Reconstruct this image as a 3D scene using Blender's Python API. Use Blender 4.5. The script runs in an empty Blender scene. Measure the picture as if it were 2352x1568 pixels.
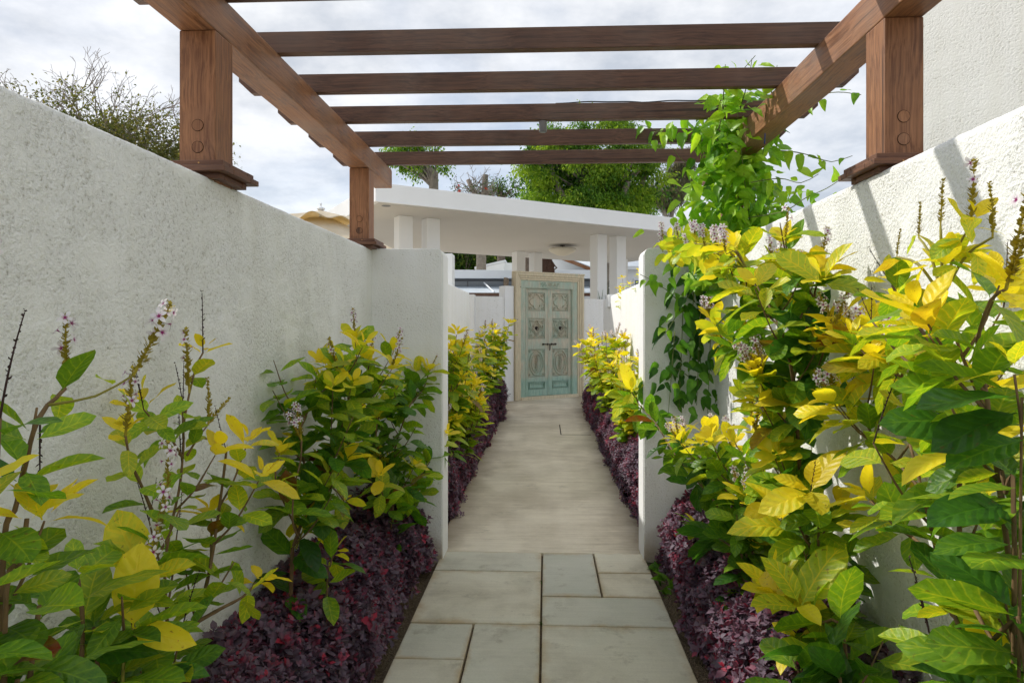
import bpy, bmesh, math, random
import numpy as np
from mathutils import Vector, Matrix, Quaternion

# ------------------------------------------------------------------ camera, sky, sun, exposure
scene = bpy.context.scene
COL = scene.collection
F, PX, HZ, H = 1480.0, 1194.0, 750.0, 1.33        # focal length and principal point in a 2352 px wide frame, eye height
YAW = math.atan(59 / F)
cam = bpy.data.cameras.new("camera")
cam.sensor_width = 36.0
cam.lens = 36.0 * F / 2352.0
cam.shift_x = -(PX - 1176.0) / 2352.0
cam.shift_y = -(784.0 - HZ) / 2352.0
cam.clip_start = 0.02
cam.clip_end = 2000
camo = bpy.data.objects.new("camera", cam)
COL.objects.link(camo)
camo.location = (0, 0, H)
camo.rotation_euler = (math.pi / 2, 0, YAW)
scene.camera = camo

SUN_DIR = Vector((1.0, -0.617, -1.0)).normalized()   # the way the light travels
world = bpy.data.worlds.new("World")
scene.world = world
world.use_nodes = True
wn = world.node_tree
for n in list(wn.nodes):
    wn.nodes.remove(n)


def W(t, **kw):
    n = wn.nodes.new(t)
    for k, v in kw.items():
        setattr(n, k, v)
    return n


def wl(a, b):
    wn.links.new(a, b)


out = W('ShaderNodeOutputWorld')
bg = W('ShaderNodeBackground')
bg.inputs['Strength'].default_value = 0.1
sky = W('ShaderNodeTexSky', sky_type='NISHITA')
sky.sun_disc = False
sky.sun_elevation = math.asin(-SUN_DIR.z)
sky.sun_rotation = math.atan2(-SUN_DIR.x, -SUN_DIR.y)
sky.air_density = 1.0
sky.dust_density = 1.5
tc = W('ShaderNodeTexCoord')
sep = W('ShaderNodeSeparateXYZ')
wl(tc.outputs['Generated'], sep.inputs[0])
zz = W('ShaderNodeMath', operation='MAXIMUM'); wl(sep.outputs['Z'], zz.inputs[0]); zz.inputs[1].default_value = 0.0
zp = W('ShaderNodeMath', operation='ADD'); wl(zz.outputs[0], zp.inputs[0]); zp.inputs[1].default_value = 0.22
dx = W('ShaderNodeMath', operation='DIVIDE'); wl(sep.outputs['X'], dx.inputs[0]); wl(zp.outputs[0], dx.inputs[1])
dy = W('ShaderNodeMath', operation='DIVIDE'); wl(sep.outputs['Y'], dy.inputs[0]); wl(zp.outputs[0], dy.inputs[1])
cv = W('ShaderNodeCombineXYZ'); wl(dx.outputs[0], cv.inputs[0]); wl(dy.outputs[0], cv.inputs[1]); cv.inputs[2].default_value = 3.7
cn = W('ShaderNodeTexNoise'); cn.inputs['Scale'].default_value = 1.15; cn.inputs['Detail'].default_value = 9; cn.inputs['Roughness'].default_value = 0.55; cn.inputs['Distortion'].default_value = 0.35
wl(cv.outputs[0], cn.inputs['Vector'])
cr = W('ShaderNodeValToRGB'); cr.color_ramp.elements[0].position = 0.34; cr.color_ramp.elements[0].color = (0.66, 0.66, 0.66, 1)
cr.color_ramp.elements[1].position = 0.60
wl(cn.outputs['Fac'], cr.inputs['Fac'])
cn2 = W('ShaderNodeTexNoise'); cn2.inputs['Scale'].default_value = 2.6; cn2.inputs['Detail'].default_value = 8; cn2.inputs['Roughness'].default_value = 0.6
wl(cv.outputs[0], cn2.inputs['Vector'])
cb = W('ShaderNodeValToRGB')
cb.color_ramp.elements[0].position = 0.36; cb.color_ramp.elements[0].color = (3.45, 3.75, 4.25, 1)
cb.color_ramp.elements[1].position = 0.62; cb.color_ramp.elements[1].color = (5.75, 5.85, 6.05, 1)
wl(cn2.outputs['Fac'], cb.inputs['Fac'])
mx = W('ShaderNodeMix', data_type='RGBA')
wl(cr.outputs['Color'], mx.inputs['Factor']); wl(sky.outputs['Color'], mx.inputs['A']); wl(cb.outputs['Color'], mx.inputs['B'])
wl(mx.outputs['Result'], bg.inputs['Color'])
wl(bg.outputs[0], out.inputs['Surface'])

sl = bpy.data.lights.new("sun", 'SUN')
sl.energy = 2.2
sl.angle = math.radians(0.7)
sl.color = (1.0, 0.955, 0.88)
so = bpy.data.objects.new("sun", sl)
COL.objects.link(so)
so.rotation_euler = SUN_DIR.to_track_quat('-Z', 'Y').to_euler()
so.location = (-6, 6, 9)

scene.view_settings.view_transform = 'Standard'
scene.view_settings.look = 'None'
scene.view_settings.exposure = 0.80
scene.view_settings.gamma = 1.0
scene.render.engine = 'CYCLES'
scene.cycles.use_denoising = True
scene.cycles.max_bounces = 7
scene.cycles.diffuse_bounces = 5
scene.cycles.glossy_bounces = 2
scene.cycles.transmission_bounces = 4
scene.cycles.use_adaptive_sampling = True
scene.cycles.adaptive_threshold = 0.02
scene.cycles.sample_clamp_indirect = 6

rng = random.Random(7)
nrg = np.random.default_rng(11)

# ------------------------------------------------------------------ pixel rays (2352 x 1568 frame)
_fw = Vector((-math.sin(YAW), math.cos(YAW), 0))
_rt = Vector((math.cos(YAW), math.sin(YAW), 0))


def ray(px, py):
    return _fw + _rt * ((px - PX) / F) + Vector((0, 0, (HZ - py) / F))


def atX(px, py, X):
    r = ray(px, py); t = X / r.x
    return Vector((X, r.y * t, H + r.z * t))


def atY(px, py, Y):
    r = ray(px, py); t = Y / r.y
    return Vector((r.x * t, Y, H + r.z * t))


# ------------------------------------------------------------------ materials
def new_mat(name):
    m = bpy.data.materials.new(name)
    m.use_nodes = True
    nt = m.node_tree
    for n in list(nt.nodes):
        nt.nodes.remove(n)
    return m, NT(nt)


class NT:
    def __init__(s, nt):
        s.nt = nt

    def n(s, t, ins=None, **kw):
        nd = s.nt.nodes.new(t)
        for k, v in kw.items():
            setattr(nd, k, v)
        for k, v in (ins or {}).items():
            s.set(nd, k, v)
        return nd

    def set(s, nd, k, v):
        if hasattr(v, 'is_output') or isinstance(v, bpy.types.NodeSocket):
            s.nt.links.new(v, nd.inputs[k])
        else:
            nd.inputs[k].default_value = v

    def coord(s, kind='Object'):
        return s.n('ShaderNodeTexCoord').outputs[kind]

    def mapping(s, v, scale=(1, 1, 1), loc=(0, 0, 0), rot=(0, 0, 0)):
        return s.n('ShaderNodeMapping', {'Vector': v, 'Scale': scale, 'Location': loc, 'Rotation': rot}).outputs[0]

    def noise(s, v, scale, detail=4, rough=0.5, dist=0.0):
        return s.n('ShaderNodeTexNoise', {'Vector': v, 'Scale': scale, 'Detail': detail, 'Roughness': rough, 'Distortion': dist}).outputs['Fac']

    def voro(s, v, scale, out='Distance', feature='F1'):
        return s.n('ShaderNodeTexVoronoi', {'Vector': v, 'Scale': scale}, feature=feature).outputs[out]

    def ramp(s, f, stops, interp='LINEAR'):
        r = s.n('ShaderNodeValToRGB', {'Fac': f})
        e = r.color_ramp
        e.interpolation = interp
        while len(e.elements) > 1:
            e.elements.remove(e.elements[-1])
        for i, (p, c) in enumerate(stops):
            el = e.elements[0] if i == 0 else e.elements.new(p)
            el.position = p
            c = (c, c, c) if not hasattr(c, '__len__') else c
            el.color = (*c[:3], 1)
        return r.outputs['Color']

    def mix(s, f, a, b, blend='MIX'):
        m = s.n('ShaderNodeMix', data_type='RGBA', blend_type=blend)
        for k, v in (('Factor', f), ('A', a), ('B', b)):
            if isinstance(v, tuple) and len(v) == 3:
                v = (*v, 1)
            s.set(m, k, v)
        return m.outputs['Result']

    def math(s, op, a, b=0.0, c=0.0, clamp=False):
        m = s.n('ShaderNodeMath', {0: a, 1: b, 2: c}, operation=op)
        m.use_clamp = clamp
        return m.outputs[0]

    def bump(s, h, strength=0.4, dist=0.01, normal=None):
        d = {'Height': h, 'Strength': strength, 'Distance': dist}
        if normal is not None:
            d['Normal'] = normal
        return s.n('ShaderNodeBump', d).outputs[0]

    def bsdf(s, color, rough=0.6, spec=0.4, normal=None, metallic=0.0, **extra):
        d = {'Base Color': (*color, 1) if isinstance(color, tuple) and len(color) == 3 else color, 'Roughness': rough,
             'Specular IOR Level': spec, 'Metallic': metallic}
        if normal is not None:
            d['Normal'] = normal
        d.update(extra)
        return s.n('ShaderNodeBsdfPrincipled', d).outputs[0]

    def translucent(s, shader, color, fac, normal=None):
        t = s.n('ShaderNodeBsdfTranslucent', {'Color': (*color, 1) if isinstance(color, tuple) and len(color) == 3 else color})
        return s.n('ShaderNodeMixShader', {0: fac, 1: shader, 2: t.outputs[0]}).outputs[0]

    def out(s, sh):
        o = s.n('ShaderNodeOutputMaterial')
        s.nt.links.new(sh, o.inputs['Surface'])


def stucco(name, col=(0.92, 0.93, 0.915), grain=170.0, amount=1.0, dist=0.0026, foot=True):
    m, t = new_mat(name)
    p = t.coord('Object')
    n1 = t.noise(p, grain * 0.62, 4, 0.62)
    blob = t.ramp(n1, [(0.30, 0.0), (0.48, 0.6), (0.66, 1.0)])
    fine = t.noise(p, grain * 2.6, 4, 0.65)
    patch = t.ramp(t.noise(p, 5.5, 5, 0.62), [(0.36, 0.45), (0.54, 1.0)])
    h = t.math('MULTIPLY', t.math('SUBTRACT', blob, 1.0), patch)
    h = t.math('ADD', h, t.math('MULTIPLY', fine, 0.20))
    nrm = t.bump(h, min(1.0, 0.95 * amount), dist)
    pit_shade = t.ramp(t.math('ADD', h, 1.0), [(0.10, (0.42, 0.39, 0.33)), (0.32, (0.80, 0.785, 0.745)), (0.50, (0.97, 0.968, 0.96)), (0.7, (1, 1, 1))])  # hollows of the grain coloured darker: their small shadows put into the paint
    stain = t.ramp(t.noise(t.mapping(p, (1.2, 1.2, 0.5)), 2.2, 5, 0.6), [(0.3, (0.95, 0.945, 0.925)), (0.65, (1, 1, 1))])
    c = t.mix(0.70 * amount, (*col, 1), pit_shade, 'MULTIPLY')
    c = t.mix(0.8, c, stain, 'MULTIPLY')
    run = t.ramp(t.noise(t.mapping(p, (9.0, 9.0, 0.35)), 1.0, 5, 0.6), [(0.38, (0.94, 0.935, 0.91)), (0.58, (1, 1, 1))])
    c = t.mix(0.6, c, run, 'MULTIPLY')
    if foot:   # splash stains just above the soil
        z = t.n('ShaderNodeSeparateXYZ', {0: p}).outputs[2]
        zz = t.math('ADD', z, t.math('MULTIPLY', t.noise(p, 9.0, 4), 0.22))
        f = t.ramp(zz, [(0.12, 0.8), (0.30, 0.0)])
        c = t.mix(f, c, (0.36, 0.27, 0.17))
    speck = t.ramp(t.voro(p, 5.0), [(0.012, 1.0), (0.022, 0.0)])
    c = t.mix(t.math('MULTIPLY', speck, 0.45), c, (0.12, 0.10, 0.08))
    t.out(t.bsdf(c, 0.9, 0.2, nrm))
    return m


def plain(name, col, rough=0.6, spec=0.4, var=0.1, scale=4.0, metallic=0.0, bump=0.0):
    m, t = new_mat(name)
    p = t.coord('Object')
    n = t.noise(p, scale, 5, 0.6)
    c = t.mix(var, (*col, 1), t.ramp(n, [(0.3, 0.35), (0.7, 1.0)]), 'MULTIPLY')
    nrm = t.bump(t.noise(p, 60.0, 4), bump, 0.004) if bump else None
    t.out(t.bsdf(c, rough, spec, nrm, metallic))
    return m


def wood(name, axis, dark, light, weather=0.25):
    m, t = new_mat(name)
    p = t.coord('Object')
    rnd = t.n('ShaderNodeObjectInfo').outputs['Random']
    off = t.n('ShaderNodeCombineXYZ', {0: t.math('MULTIPLY', rnd, 37.0), 1: t.math('MULTIPLY', rnd, 91.0), 2: t.math('MULTIPLY', rnd, 53.0)}).outputs[0]
    q = t.n('ShaderNodeVectorMath', {0: p, 1: off}, operation='ADD').outputs[0]
    s1 = [1, 1, 1]; s1[axis] = 0.035
    st = t.mapping(q, tuple(s1))
    warp = t.noise(q, 3.0, 2)
    sep_ = t.n('ShaderNodeVectorMath', {0: st, 1: t.n('ShaderNodeCombineXYZ', {0: t.math('MULTIPLY', warp, 0.05), 1: t.math('MULTIPLY', warp, 0.05), 2: t.math('MULTIPLY', warp, 0.05)}).outputs[0]}, operation='ADD').outputs[0]
    g1 = t.noise(sep_, 120.0, 5, 0.65, 0.3)
    g2 = t.noise(sep_, 260.0, 4, 0.6)
    big = t.noise(q, 5.0, 3)
    s2 = [1, 1, 1]; s2[axis] = 0.42
    kv = t.n('ShaderNodeTexVoronoi', {'Vector': t.mapping(q, tuple(s2)), 'Scale': 3.1})
    kn = t.ramp(t.math('ADD', kv.outputs['Distance'], t.math('MULTIPLY', t.noise(q, 40.0, 3), 0.06)), [(0.05, 1.0), (0.09, 0.7), (0.14, 0.15), (0.18, 0.45), (0.24, 0.0)])
    f = t.math('ADD', t.math('MULTIPLY', g1, 0.85), t.math('MULTIPLY', g2, 0.30))
    f = t.math('ADD', t.math('MULTIPLY', t.math('SUBTRACT', f, 0.575), 1.25), 0.53)
    f = t.math('ADD', f, t.math('MULTIPLY', t.math('SUBTRACT', big, 0.5), 0.35))
    c = t.ramp(f, [(0.34, dark), (0.54, tuple((a + b) / 2 for a, b in zip(dark, light))), (0.78, light)])
    c = t.mix(t.math('MULTIPLY', kn, 0.75), c, tuple(x * 0.45 for x in dark))
    s3 = [34, 34, 34]; s3[axis] = 0.9
    crack = t.ramp(t.noise(t.mapping(q, tuple(s3)), 1.0, 3, 0.5), [(0.66, 0.0), (0.70, 0.85)])
    c = t.mix(crack, c, tuple(x * 0.35 for x in dark))
    wz = t.ramp(t.noise(q, 2.2, 4, 0.6), [(0.45, 0.0), (0.75, weather)])
    c = t.mix(wz, c, (0.26, 0.21, 0.17))
    h = t.math('ADD', g1, t.math('MULTIPLY', g2, 0.6))
    t.out(t.bsdf(c, t.ramp(g1, [(0.3, 0.42), (0.7, 0.6)]), 0.35, t.bump(h, 0.35, 0.0015)))
    return m


def leaf_mat(name, stops, red=(0.22, 0.03, 0.012), veincol=0.30, trans=0.45, rough=0.42, gain=1.55):
    """Leaves as objects: Object Info colour carries r = how yellow, g = brightness, b = autumn red."""
    m, t = new_mat(name)
    oi = t.n('ShaderNodeObjectInfo')
    sc = t.n('ShaderNodeSeparateColor', {0: oi.outputs['Color']})
    uv = t.n('ShaderNodeUVMap').outputs[0]
    su = t.n('ShaderNodeSeparateXYZ', {0: uv})
    u, v = su.outputs[0], su.outputs[1]
    s = t.math('ABSOLUTE', t.math('MULTIPLY_ADD', v, 2.0, -1.0))
    mid = t.ramp(s, [(0.015, 1.0), (0.07, 0.0)])
    wob = t.math('MULTIPLY', t.noise(t.coord('Object'), 5.0, 2), 0.10)
    ph = t.math('FRACT', t.math('MULTIPLY', t.math('ADD', t.math('SUBTRACT', u, t.math('MULTIPLY', t.math('POWER', s, 0.8), 0.22)), wob), 6.5))
    side = t.ramp(t.math('ABSOLUTE', t.math('SUBTRACT', ph, 0.5)), [(0.02, 1.0), (0.13, 0.0)])
    vein = t.math('MAXIMUM', mid, t.math('MULTIPLY', side, 0.7))
    p = t.coord('Object')
    rnd = t.n('ShaderNodeVectorMath', {0: p, 1: t.n('ShaderNodeCombineXYZ', {0: t.math('MULTIPLY', oi.outputs['Random'], 31.0), 1: oi.outputs['Random']}).outputs[0]}, operation='ADD').outputs[0]
    nz = t.noise(rnd, 3.2, 4, 0.6)
    nf = t.noise(rnd, 12.0, 4, 0.7)
    y = t.math('ADD', sc.outputs[0], t.math('MULTIPLY', t.math('SUBTRACT', nz, 0.5), 0.35))
    y = t.math('ADD', y, t.math('MULTIPLY', t.math('SUBTRACT', nf, 0.5), 0.34))
    y = t.math('ADD', y, t.math('MULTIPLY', t.math('MULTIPLY', vein, veincol), t.math('ADD', sc.outputs[0], 0.25, clamp=True)))
    c = t.ramp(y, stops)
    rf = t.math('MULTIPLY', sc.outputs[2], t.ramp(nz, [(0.35, 0.55), (0.6, 1.0)]))
    c = t.mix(rf, c, red)
    spots = t.ramp(t.noise(rnd, 11.0, 3), [(0.66, 0.0), (0.72, 0.6)])
    c = t.mix(spots, c, (0.16, 0.085, 0.02))
    edge = t.ramp(t.math('MULTIPLY', t.math('ADD', t.math('MAXIMUM', s, t.math('MULTIPLY', u, 0.97)), t.math('MULTIPLY', nf, 0.40)), 0.7), [(0.885, 0.0), (0.91, 0.6)])
    c = t.mix(edge, c, (0.20, 0.10, 0.025))
    br = t.math('MULTIPLY_ADD', sc.outputs[1], 0.9, 0.55)
    bc = t.n('ShaderNodeCombineColor', {0: br, 1: br, 2: br}).outputs[0]
    c = t.mix(1.0, c, bc, 'MULTIPLY')
    quilt = t.math('MULTIPLY', t.math('COSINE', t.math('MULTIPLY', t.math('SUBTRACT', ph, 0.5), 6.2832)), -0.55)
    hh = t.math('ADD', t.math('MULTIPLY', mid, -0.7), t.math('MULTIPLY', quilt, t.ramp(s, [(0.0, 0.5), (0.5, 1.0), (1.0, 0.2)])))
    hh = t.math('ADD', hh, t.math('MULTIPLY', nf, 0.5))
    nrm = t.bump(hh, 0.20, 0.022)
    sh = t.bsdf(c, rough, 0.42, nrm)
    tcx = t.mix(1.0, c, (gain, gain * 0.98, gain * 0.45), 'MULTIPLY')
    t.out(t.translucent(sh, tcx, trans))
    return m


def soup_mat(name, stops, trans=0.35, rough=0.45, gain=1.4, tcol=None, spec=0.35):
    """Leaf soups: the mesh attribute 'tint' picks the colour of each leaf."""
    m, t = new_mat(name)
    a = t.n('ShaderNodeAttribute', attribute_name='tint')
    c = t.ramp(a.outputs['Fac'], stops)
    sh = t.bsdf(c, rough, spec)
    tc_ = t.mix(1.0, c, (gain, gain, gain * 0.6), 'MULTIPLY') if tcol is None else t.mix(0.75, c, tcol)
    t.out(t.translucent(sh, tc_, trans))
    return m


M = {}
M['stucco'] = stucco('rough_white_stucco')
M['stucco_near'] = stucco('coarse_white_roughcast', grain=175.0, dist=0.0040)
M['stucco_far'] = stucco('fine_white_stucco', (0.86, 0.86, 0.85), 75.0, 0.6)
M['render'] = stucco('grey_white_house_render', (0.74, 0.74, 0.71), 130.0, 0.9, foot=False)
M['white'] = plain('smooth_white_paint', (0.86, 0.87, 0.87), 0.65, 0.3, 0.10, 1.2)
M['trimwhite'] = plain('white_gloss_paint', (0.80, 0.82, 0.84), 0.35, 0.5, 0.06, 2.0)
M['ceiling'] = plain('soffit_paint', (0.62, 0.60, 0.57), 0.8, 0.2, 0.08, 0.8)
WD, WL = (0.140, 0.052, 0.020), (0.39, 0.180, 0.080)
M['wood_x'] = wood('shade_toned_rafter_wood', 0, (0.060, 0.029, 0.018), (0.170, 0.086, 0.052), 0.3)  # same stain as the posts, darkened: rafter shade put into the colour
M['wood_y'] = wood('stained_wood_beam', 1, WD, WL, 0.55)
M['wood_z'] = wood('stained_wood_post', 2, WD, WL, 0.15)
M['wood_trim'] = wood('stained_wood_trim', 0, (0.09, 0.035, 0.018), (0.20, 0.088, 0.045), 0.1)
M['wood_trim_y'] = wood('stained_wood_trim_lengthwise', 1, (0.09, 0.035, 0.018), (0.20, 0.088, 0.045), 0.1)
M['brass'] = plain('brass_screw', (0.55, 0.30, 0.10), 0.4, 0.5, 0.1, metallic=0.6)
M['groove'] = plain('dark_joint', (0.035, 0.018, 0.011), 0.9, 0.1)
M['iron'] = plain('aged_iron', (0.07, 0.055, 0.045), 0.55, 0.4, 0.5, 40.0, 0.6, 0.3)
M['lampmetal'] = plain('grey_powder_coat', (0.16, 0.15, 0.145), 0.4, 0.5, 0.1)
M['black'] = plain('black_rubber', (0.02, 0.02, 0.02), 0.5, 0.4)
M['charcoal'] = plain('dark_grey_metal', (0.085, 0.09, 0.10), 0.4, 0.5, 0.2)
M['bark_pale'] = plain('pale_bark', (0.30, 0.26, 0.21), 0.9, 0.2, 0.7, 8.0, bump=0.8)
M['bark_grey'] = plain('grey_twig_bark', (0.30, 0.25, 0.21), 0.9, 0.2, 0.4, 8.0, bump=0.4)
M['bark_dark'] = plain('rough_dark_bark', (0.20, 0.16, 0.13), 0.95, 0.2, 0.85, 14.0, bump=1.0)
M['stem_brown'] = plain('brown_stem', (0.20, 0.125, 0.055), 0.75, 0.3, 0.6, 30.0, bump=0.4)
M['stem_green'] = plain('yellow_green_stem', (0.30, 0.27, 0.045), 0.6, 0.3, 0.4, 30.0)
M['stem_dark'] = plain('dry_dark_stalk', (0.055, 0.030, 0.026), 0.8, 0.2, 0.5, 60.0)
M['bract'] = plain('yellow_bract', (0.42, 0.34, 0.03), 0.6, 0.3, 0.5, 60.0)
M['glass'] = plain('window_glass', (0.20, 0.23, 0.26), 0.08, 0.6, 0.2, 1.0)
M['roofmetal'] = plain('pale_blue_metal_roof', (0.62, 0.68, 0.74), 0.4, 0.5, 0.15, 2.0)
M['lampshade'] = plain('ribbed_cream_lampshade', (0.72, 0.68, 0.58), 0.5, 0.4, 0.05)
M['palmbrown'] = plain('dead_palm_frond', (0.12, 0.07, 0.05), 0.9, 0.2, 0.6, 20.0)
M['driftwood'] = plain('driftwood', (0.30, 0.24, 0.18), 0.9, 0.2, 0.85, 12.0, bump=1.0)

LEAF_STOPS = [(0.0, (0.024, 0.090, 0.012)), (0.20, (0.060, 0.180, 0.016)), (0.42, (0.190, 0.350, 0.020)), (0.64, (0.440, 0.520, 0.028)), (0.85, (0.720, 0.640, 0.030)), (1.0, (0.820, 0.650, 0.030))]
M['leaf'] = leaf_mat('variegated_shrub_leaf', LEAF_STOPS)
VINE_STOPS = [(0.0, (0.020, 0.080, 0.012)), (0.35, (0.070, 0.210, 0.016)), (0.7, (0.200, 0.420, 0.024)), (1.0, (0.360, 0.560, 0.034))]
M['vine'] = leaf_mat('vine_leaf', VINE_STOPS, veincol=0.12, trans=0.45)
M['hedge'] = soup_mat('purple_hedge_leaf', [(0.0, (0.050, 0.038, 0.052)), (0.5, (0.165, 0.120, 0.160)), (0.74, (0.190, 0.085, 0.125)), (0.90, (0.290, 0.040, 0.075)), (1.0, (0.380, 0.025, 0.055))], 0.13, 0.62, tcol=(0.36, 0.03, 0.07), spec=0.35)
M['hedge_core'] = plain('dark_hedge_filler', (0.045, 0.028, 0.026), 0.95, 0.1, 0.5, 30.0)  # dark filling that stands for the shade inside the hedge
M['ficus'] = soup_mat('bright_green_tree_leaf', [(0.0, (0.016, 0.060, 0.008)), (0.45, (0.105, 0.235, 0.020)), (1.0, (0.400, 0.520, 0.035))], 0.45)
M['olive'] = soup_mat('olive_tree_leaf', [(0.0, (0.045, 0.065, 0.014)), (0.6, (0.140, 0.150, 0.030)), (1.0, (0.260, 0.210, 0.045))], 0.3)
M['needle'] = soup_mat('casuarina_needles', [(0.0, (0.075, 0.085, 0.045)), (1.0, (0.230, 0.210, 0.110))], 0.25)
M['deepgreen'] = soup_mat('deep_green_tree_leaf', [(0.0, (0.010, 0.030, 0.006)), (0.6, (0.050, 0.120, 0.012)), (1.0, (0.200, 0.260, 0.022))], 0.35)  # deep green is the leaves' own colour
M['redflower'] = plain('red_blossom', (0.60, 0.06, 0.02), 0.6, 0.3)


def flower_material():
    m, t = new_mat('white_blossom_with_purple_throat')
    p = t.coord('Object')
    r = t.n('ShaderNodeVectorMath', {0: p}, operation='LENGTH').outputs['Value']
    c = t.ramp(r, [(0.15, (0.32, 0.02, 0.16)), (0.34, (0.78, 0.66, 0.76)), (0.55, (0.86, 0.83, 0.84))])
    t.out(t.translucent(t.bsdf(c, 0.6, 0.25), c, 0.35))
    return m


M['flower'] = flower_material()


def concrete_material():
    m, t = new_mat('brushed_concrete')
    p = t.coord('Object')
    wob = t.n('ShaderNodeCombineXYZ', {1: t.math('MULTIPLY', t.noise(p, 1.6, 2), 0.09)}).outputs[0]
    q = t.n('ShaderNodeVectorMath', {0: p, 1: wob}, operation='ADD').outputs[0]
    st = t.noise(t.mapping(q, (1.4, 62.0, 1.0)), 1.0, 6, 0.68)
    st2 = t.noise(t.mapping(q, (2.2, 150.0, 1.0)), 1.0, 5, 0.7)
    st3 = t.noise(t.mapping(q, (0.7, 9.0, 1.0)), 1.0, 4, 0.6)
    bl = t.noise(p, 1.7, 6, 0.6)
    f = t.math('ADD', t.math('MULTIPLY', st, 0.34), t.math('MULTIPLY', st2, 0.36))
    f = t.math('ADD', f, t.math('MULTIPLY', st3, 0.14))
    f = t.math('ADD', f, t.math('MULTIPLY', t.noise(p, 3.5, 6, 0.65), 0.26))
    c = t.ramp(f, [(0.40, (0.42, 0.355, 0.26)), (0.54, (0.73, 0.655, 0.515)), (0.70, (0.85, 0.785, 0.645))])
    c = t.mix(t.ramp(bl, [(0.36, 0.45), (0.60, 0.0)]), c, (0.36, 0.30, 0.21))
    # darker brown edges beside the planting
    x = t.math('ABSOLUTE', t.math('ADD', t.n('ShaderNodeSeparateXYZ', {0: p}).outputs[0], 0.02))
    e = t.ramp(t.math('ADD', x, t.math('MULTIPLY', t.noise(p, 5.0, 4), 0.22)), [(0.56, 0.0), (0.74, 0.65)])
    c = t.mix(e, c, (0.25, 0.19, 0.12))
    sp = t.ramp(t.noise(p, 2.9, 7, 0.75), [(0.60, 0.0), (0.74, 0.55)])
    c = t.mix(sp, c, (0.20, 0.165, 0.12))
    h = t.math('ADD', st2, t.math('MULTIPLY', st, 1.0))
    t.out(t.bsdf(c, 0.82, 0.3, t.bump(h, 0.55, 0.004)))
    return m


def slab_material():
    m, t = new_mat('grey_buff_paving_stone')
    p = t.coord('Object')
    oi = t.n('ShaderNodeObjectInfo')
    q = t.n('ShaderNodeVectorMath', {0: p, 1: t.n('ShaderNodeCombineXYZ', {0: t.math('MULTIPLY', oi.outputs['Random'], 57.0), 1: t.math('MULTIPLY', oi.outputs['Random'], 23.0)}).outputs[0]}, operation='ADD').outputs[0]
    b = t.noise(q, 3.2, 6, 0.62, 0.3)
    fi = t.noise(q, 130.0, 4, 0.6)
    br = t.noise(t.mapping(q, (2.5, 55.0, 1.0)), 1.0, 5, 0.6)
    c = t.ramp(b, [(0.30, (0.50, 0.43, 0.31)), (0.50, (0.72, 0.65, 0.50)), (0.75, (0.82, 0.76, 0.61))])
    c = t.mix(t.math('MULTIPLY', oi.outputs['Random'], 0.75), c, (0.54, 0.55, 0.48))
    grn = t.ramp(t.noise(q, 1.9, 4, 0.6), [(0.5, 0.0), (0.7, 0.35)])
    c = t.mix(grn, c, (0.44, 0.46, 0.36))
    c = t.mix(0.18, c, t.ramp(fi, [(0.3, 0.6), (0.7, 1.2)]), 'MULTIPLY')
    c = t.mix(0.14, c, t.ramp(br, [(0.3, 0.55), (0.7, 1.2)]), 'MULTIPLY')
    g = t.n('ShaderNodeSeparateXYZ', {0: t.coord('Generated')})
    ed = t.math('MINIMUM', t.math('MINIMUM', g.outputs[0], t.math('SUBTRACT', 1.0, g.outputs[0])), t.math('MINIMUM', g.outputs[1], t.math('SUBTRACT', 1.0, g.outputs[1])))
    en = t.ramp(t.math('ADD', t.math('SUBTRACT', ed, t.math('MULTIPLY', t.noise(q, 5.0, 6, 0.7), 0.34)), 0.4), [(0.20, 0.70), (0.29, 0.0)])
    c = t.mix(en, c, (0.46, 0.33, 0.17))
    sp = t.ramp(t.noise(q, 5.5, 6, 0.72), [(0.57, 0.0), (0.70, 0.55)])
    c = t.mix(sp, c, (0.27, 0.225, 0.16))
    h = t.math('ADD', fi, t.math('MULTIPLY', b, 1.5))
    t.out(t.bsdf(c, 0.68, 0.35, t.bump(h, 0.3, 0.002)))
    return m


def soil_material():
    m, t = new_mat('gritty_soil')
    p = t.coord('Object')
    a = t.noise(p, 90.0, 6, 0.7)
    v = t.voro(p, 120.0)
    c = t.ramp(a, [(0.3, (0.08, 0.057, 0.032)), (0.6, (0.22, 0.165, 0.10)), (0.8, (0.42, 0.34, 0.23))])
    t.out(t.bsdf(c, 0.95, 0.2, t.bump(t.math('ADD', a, v), 0.9, 0.012)))
    return m


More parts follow.
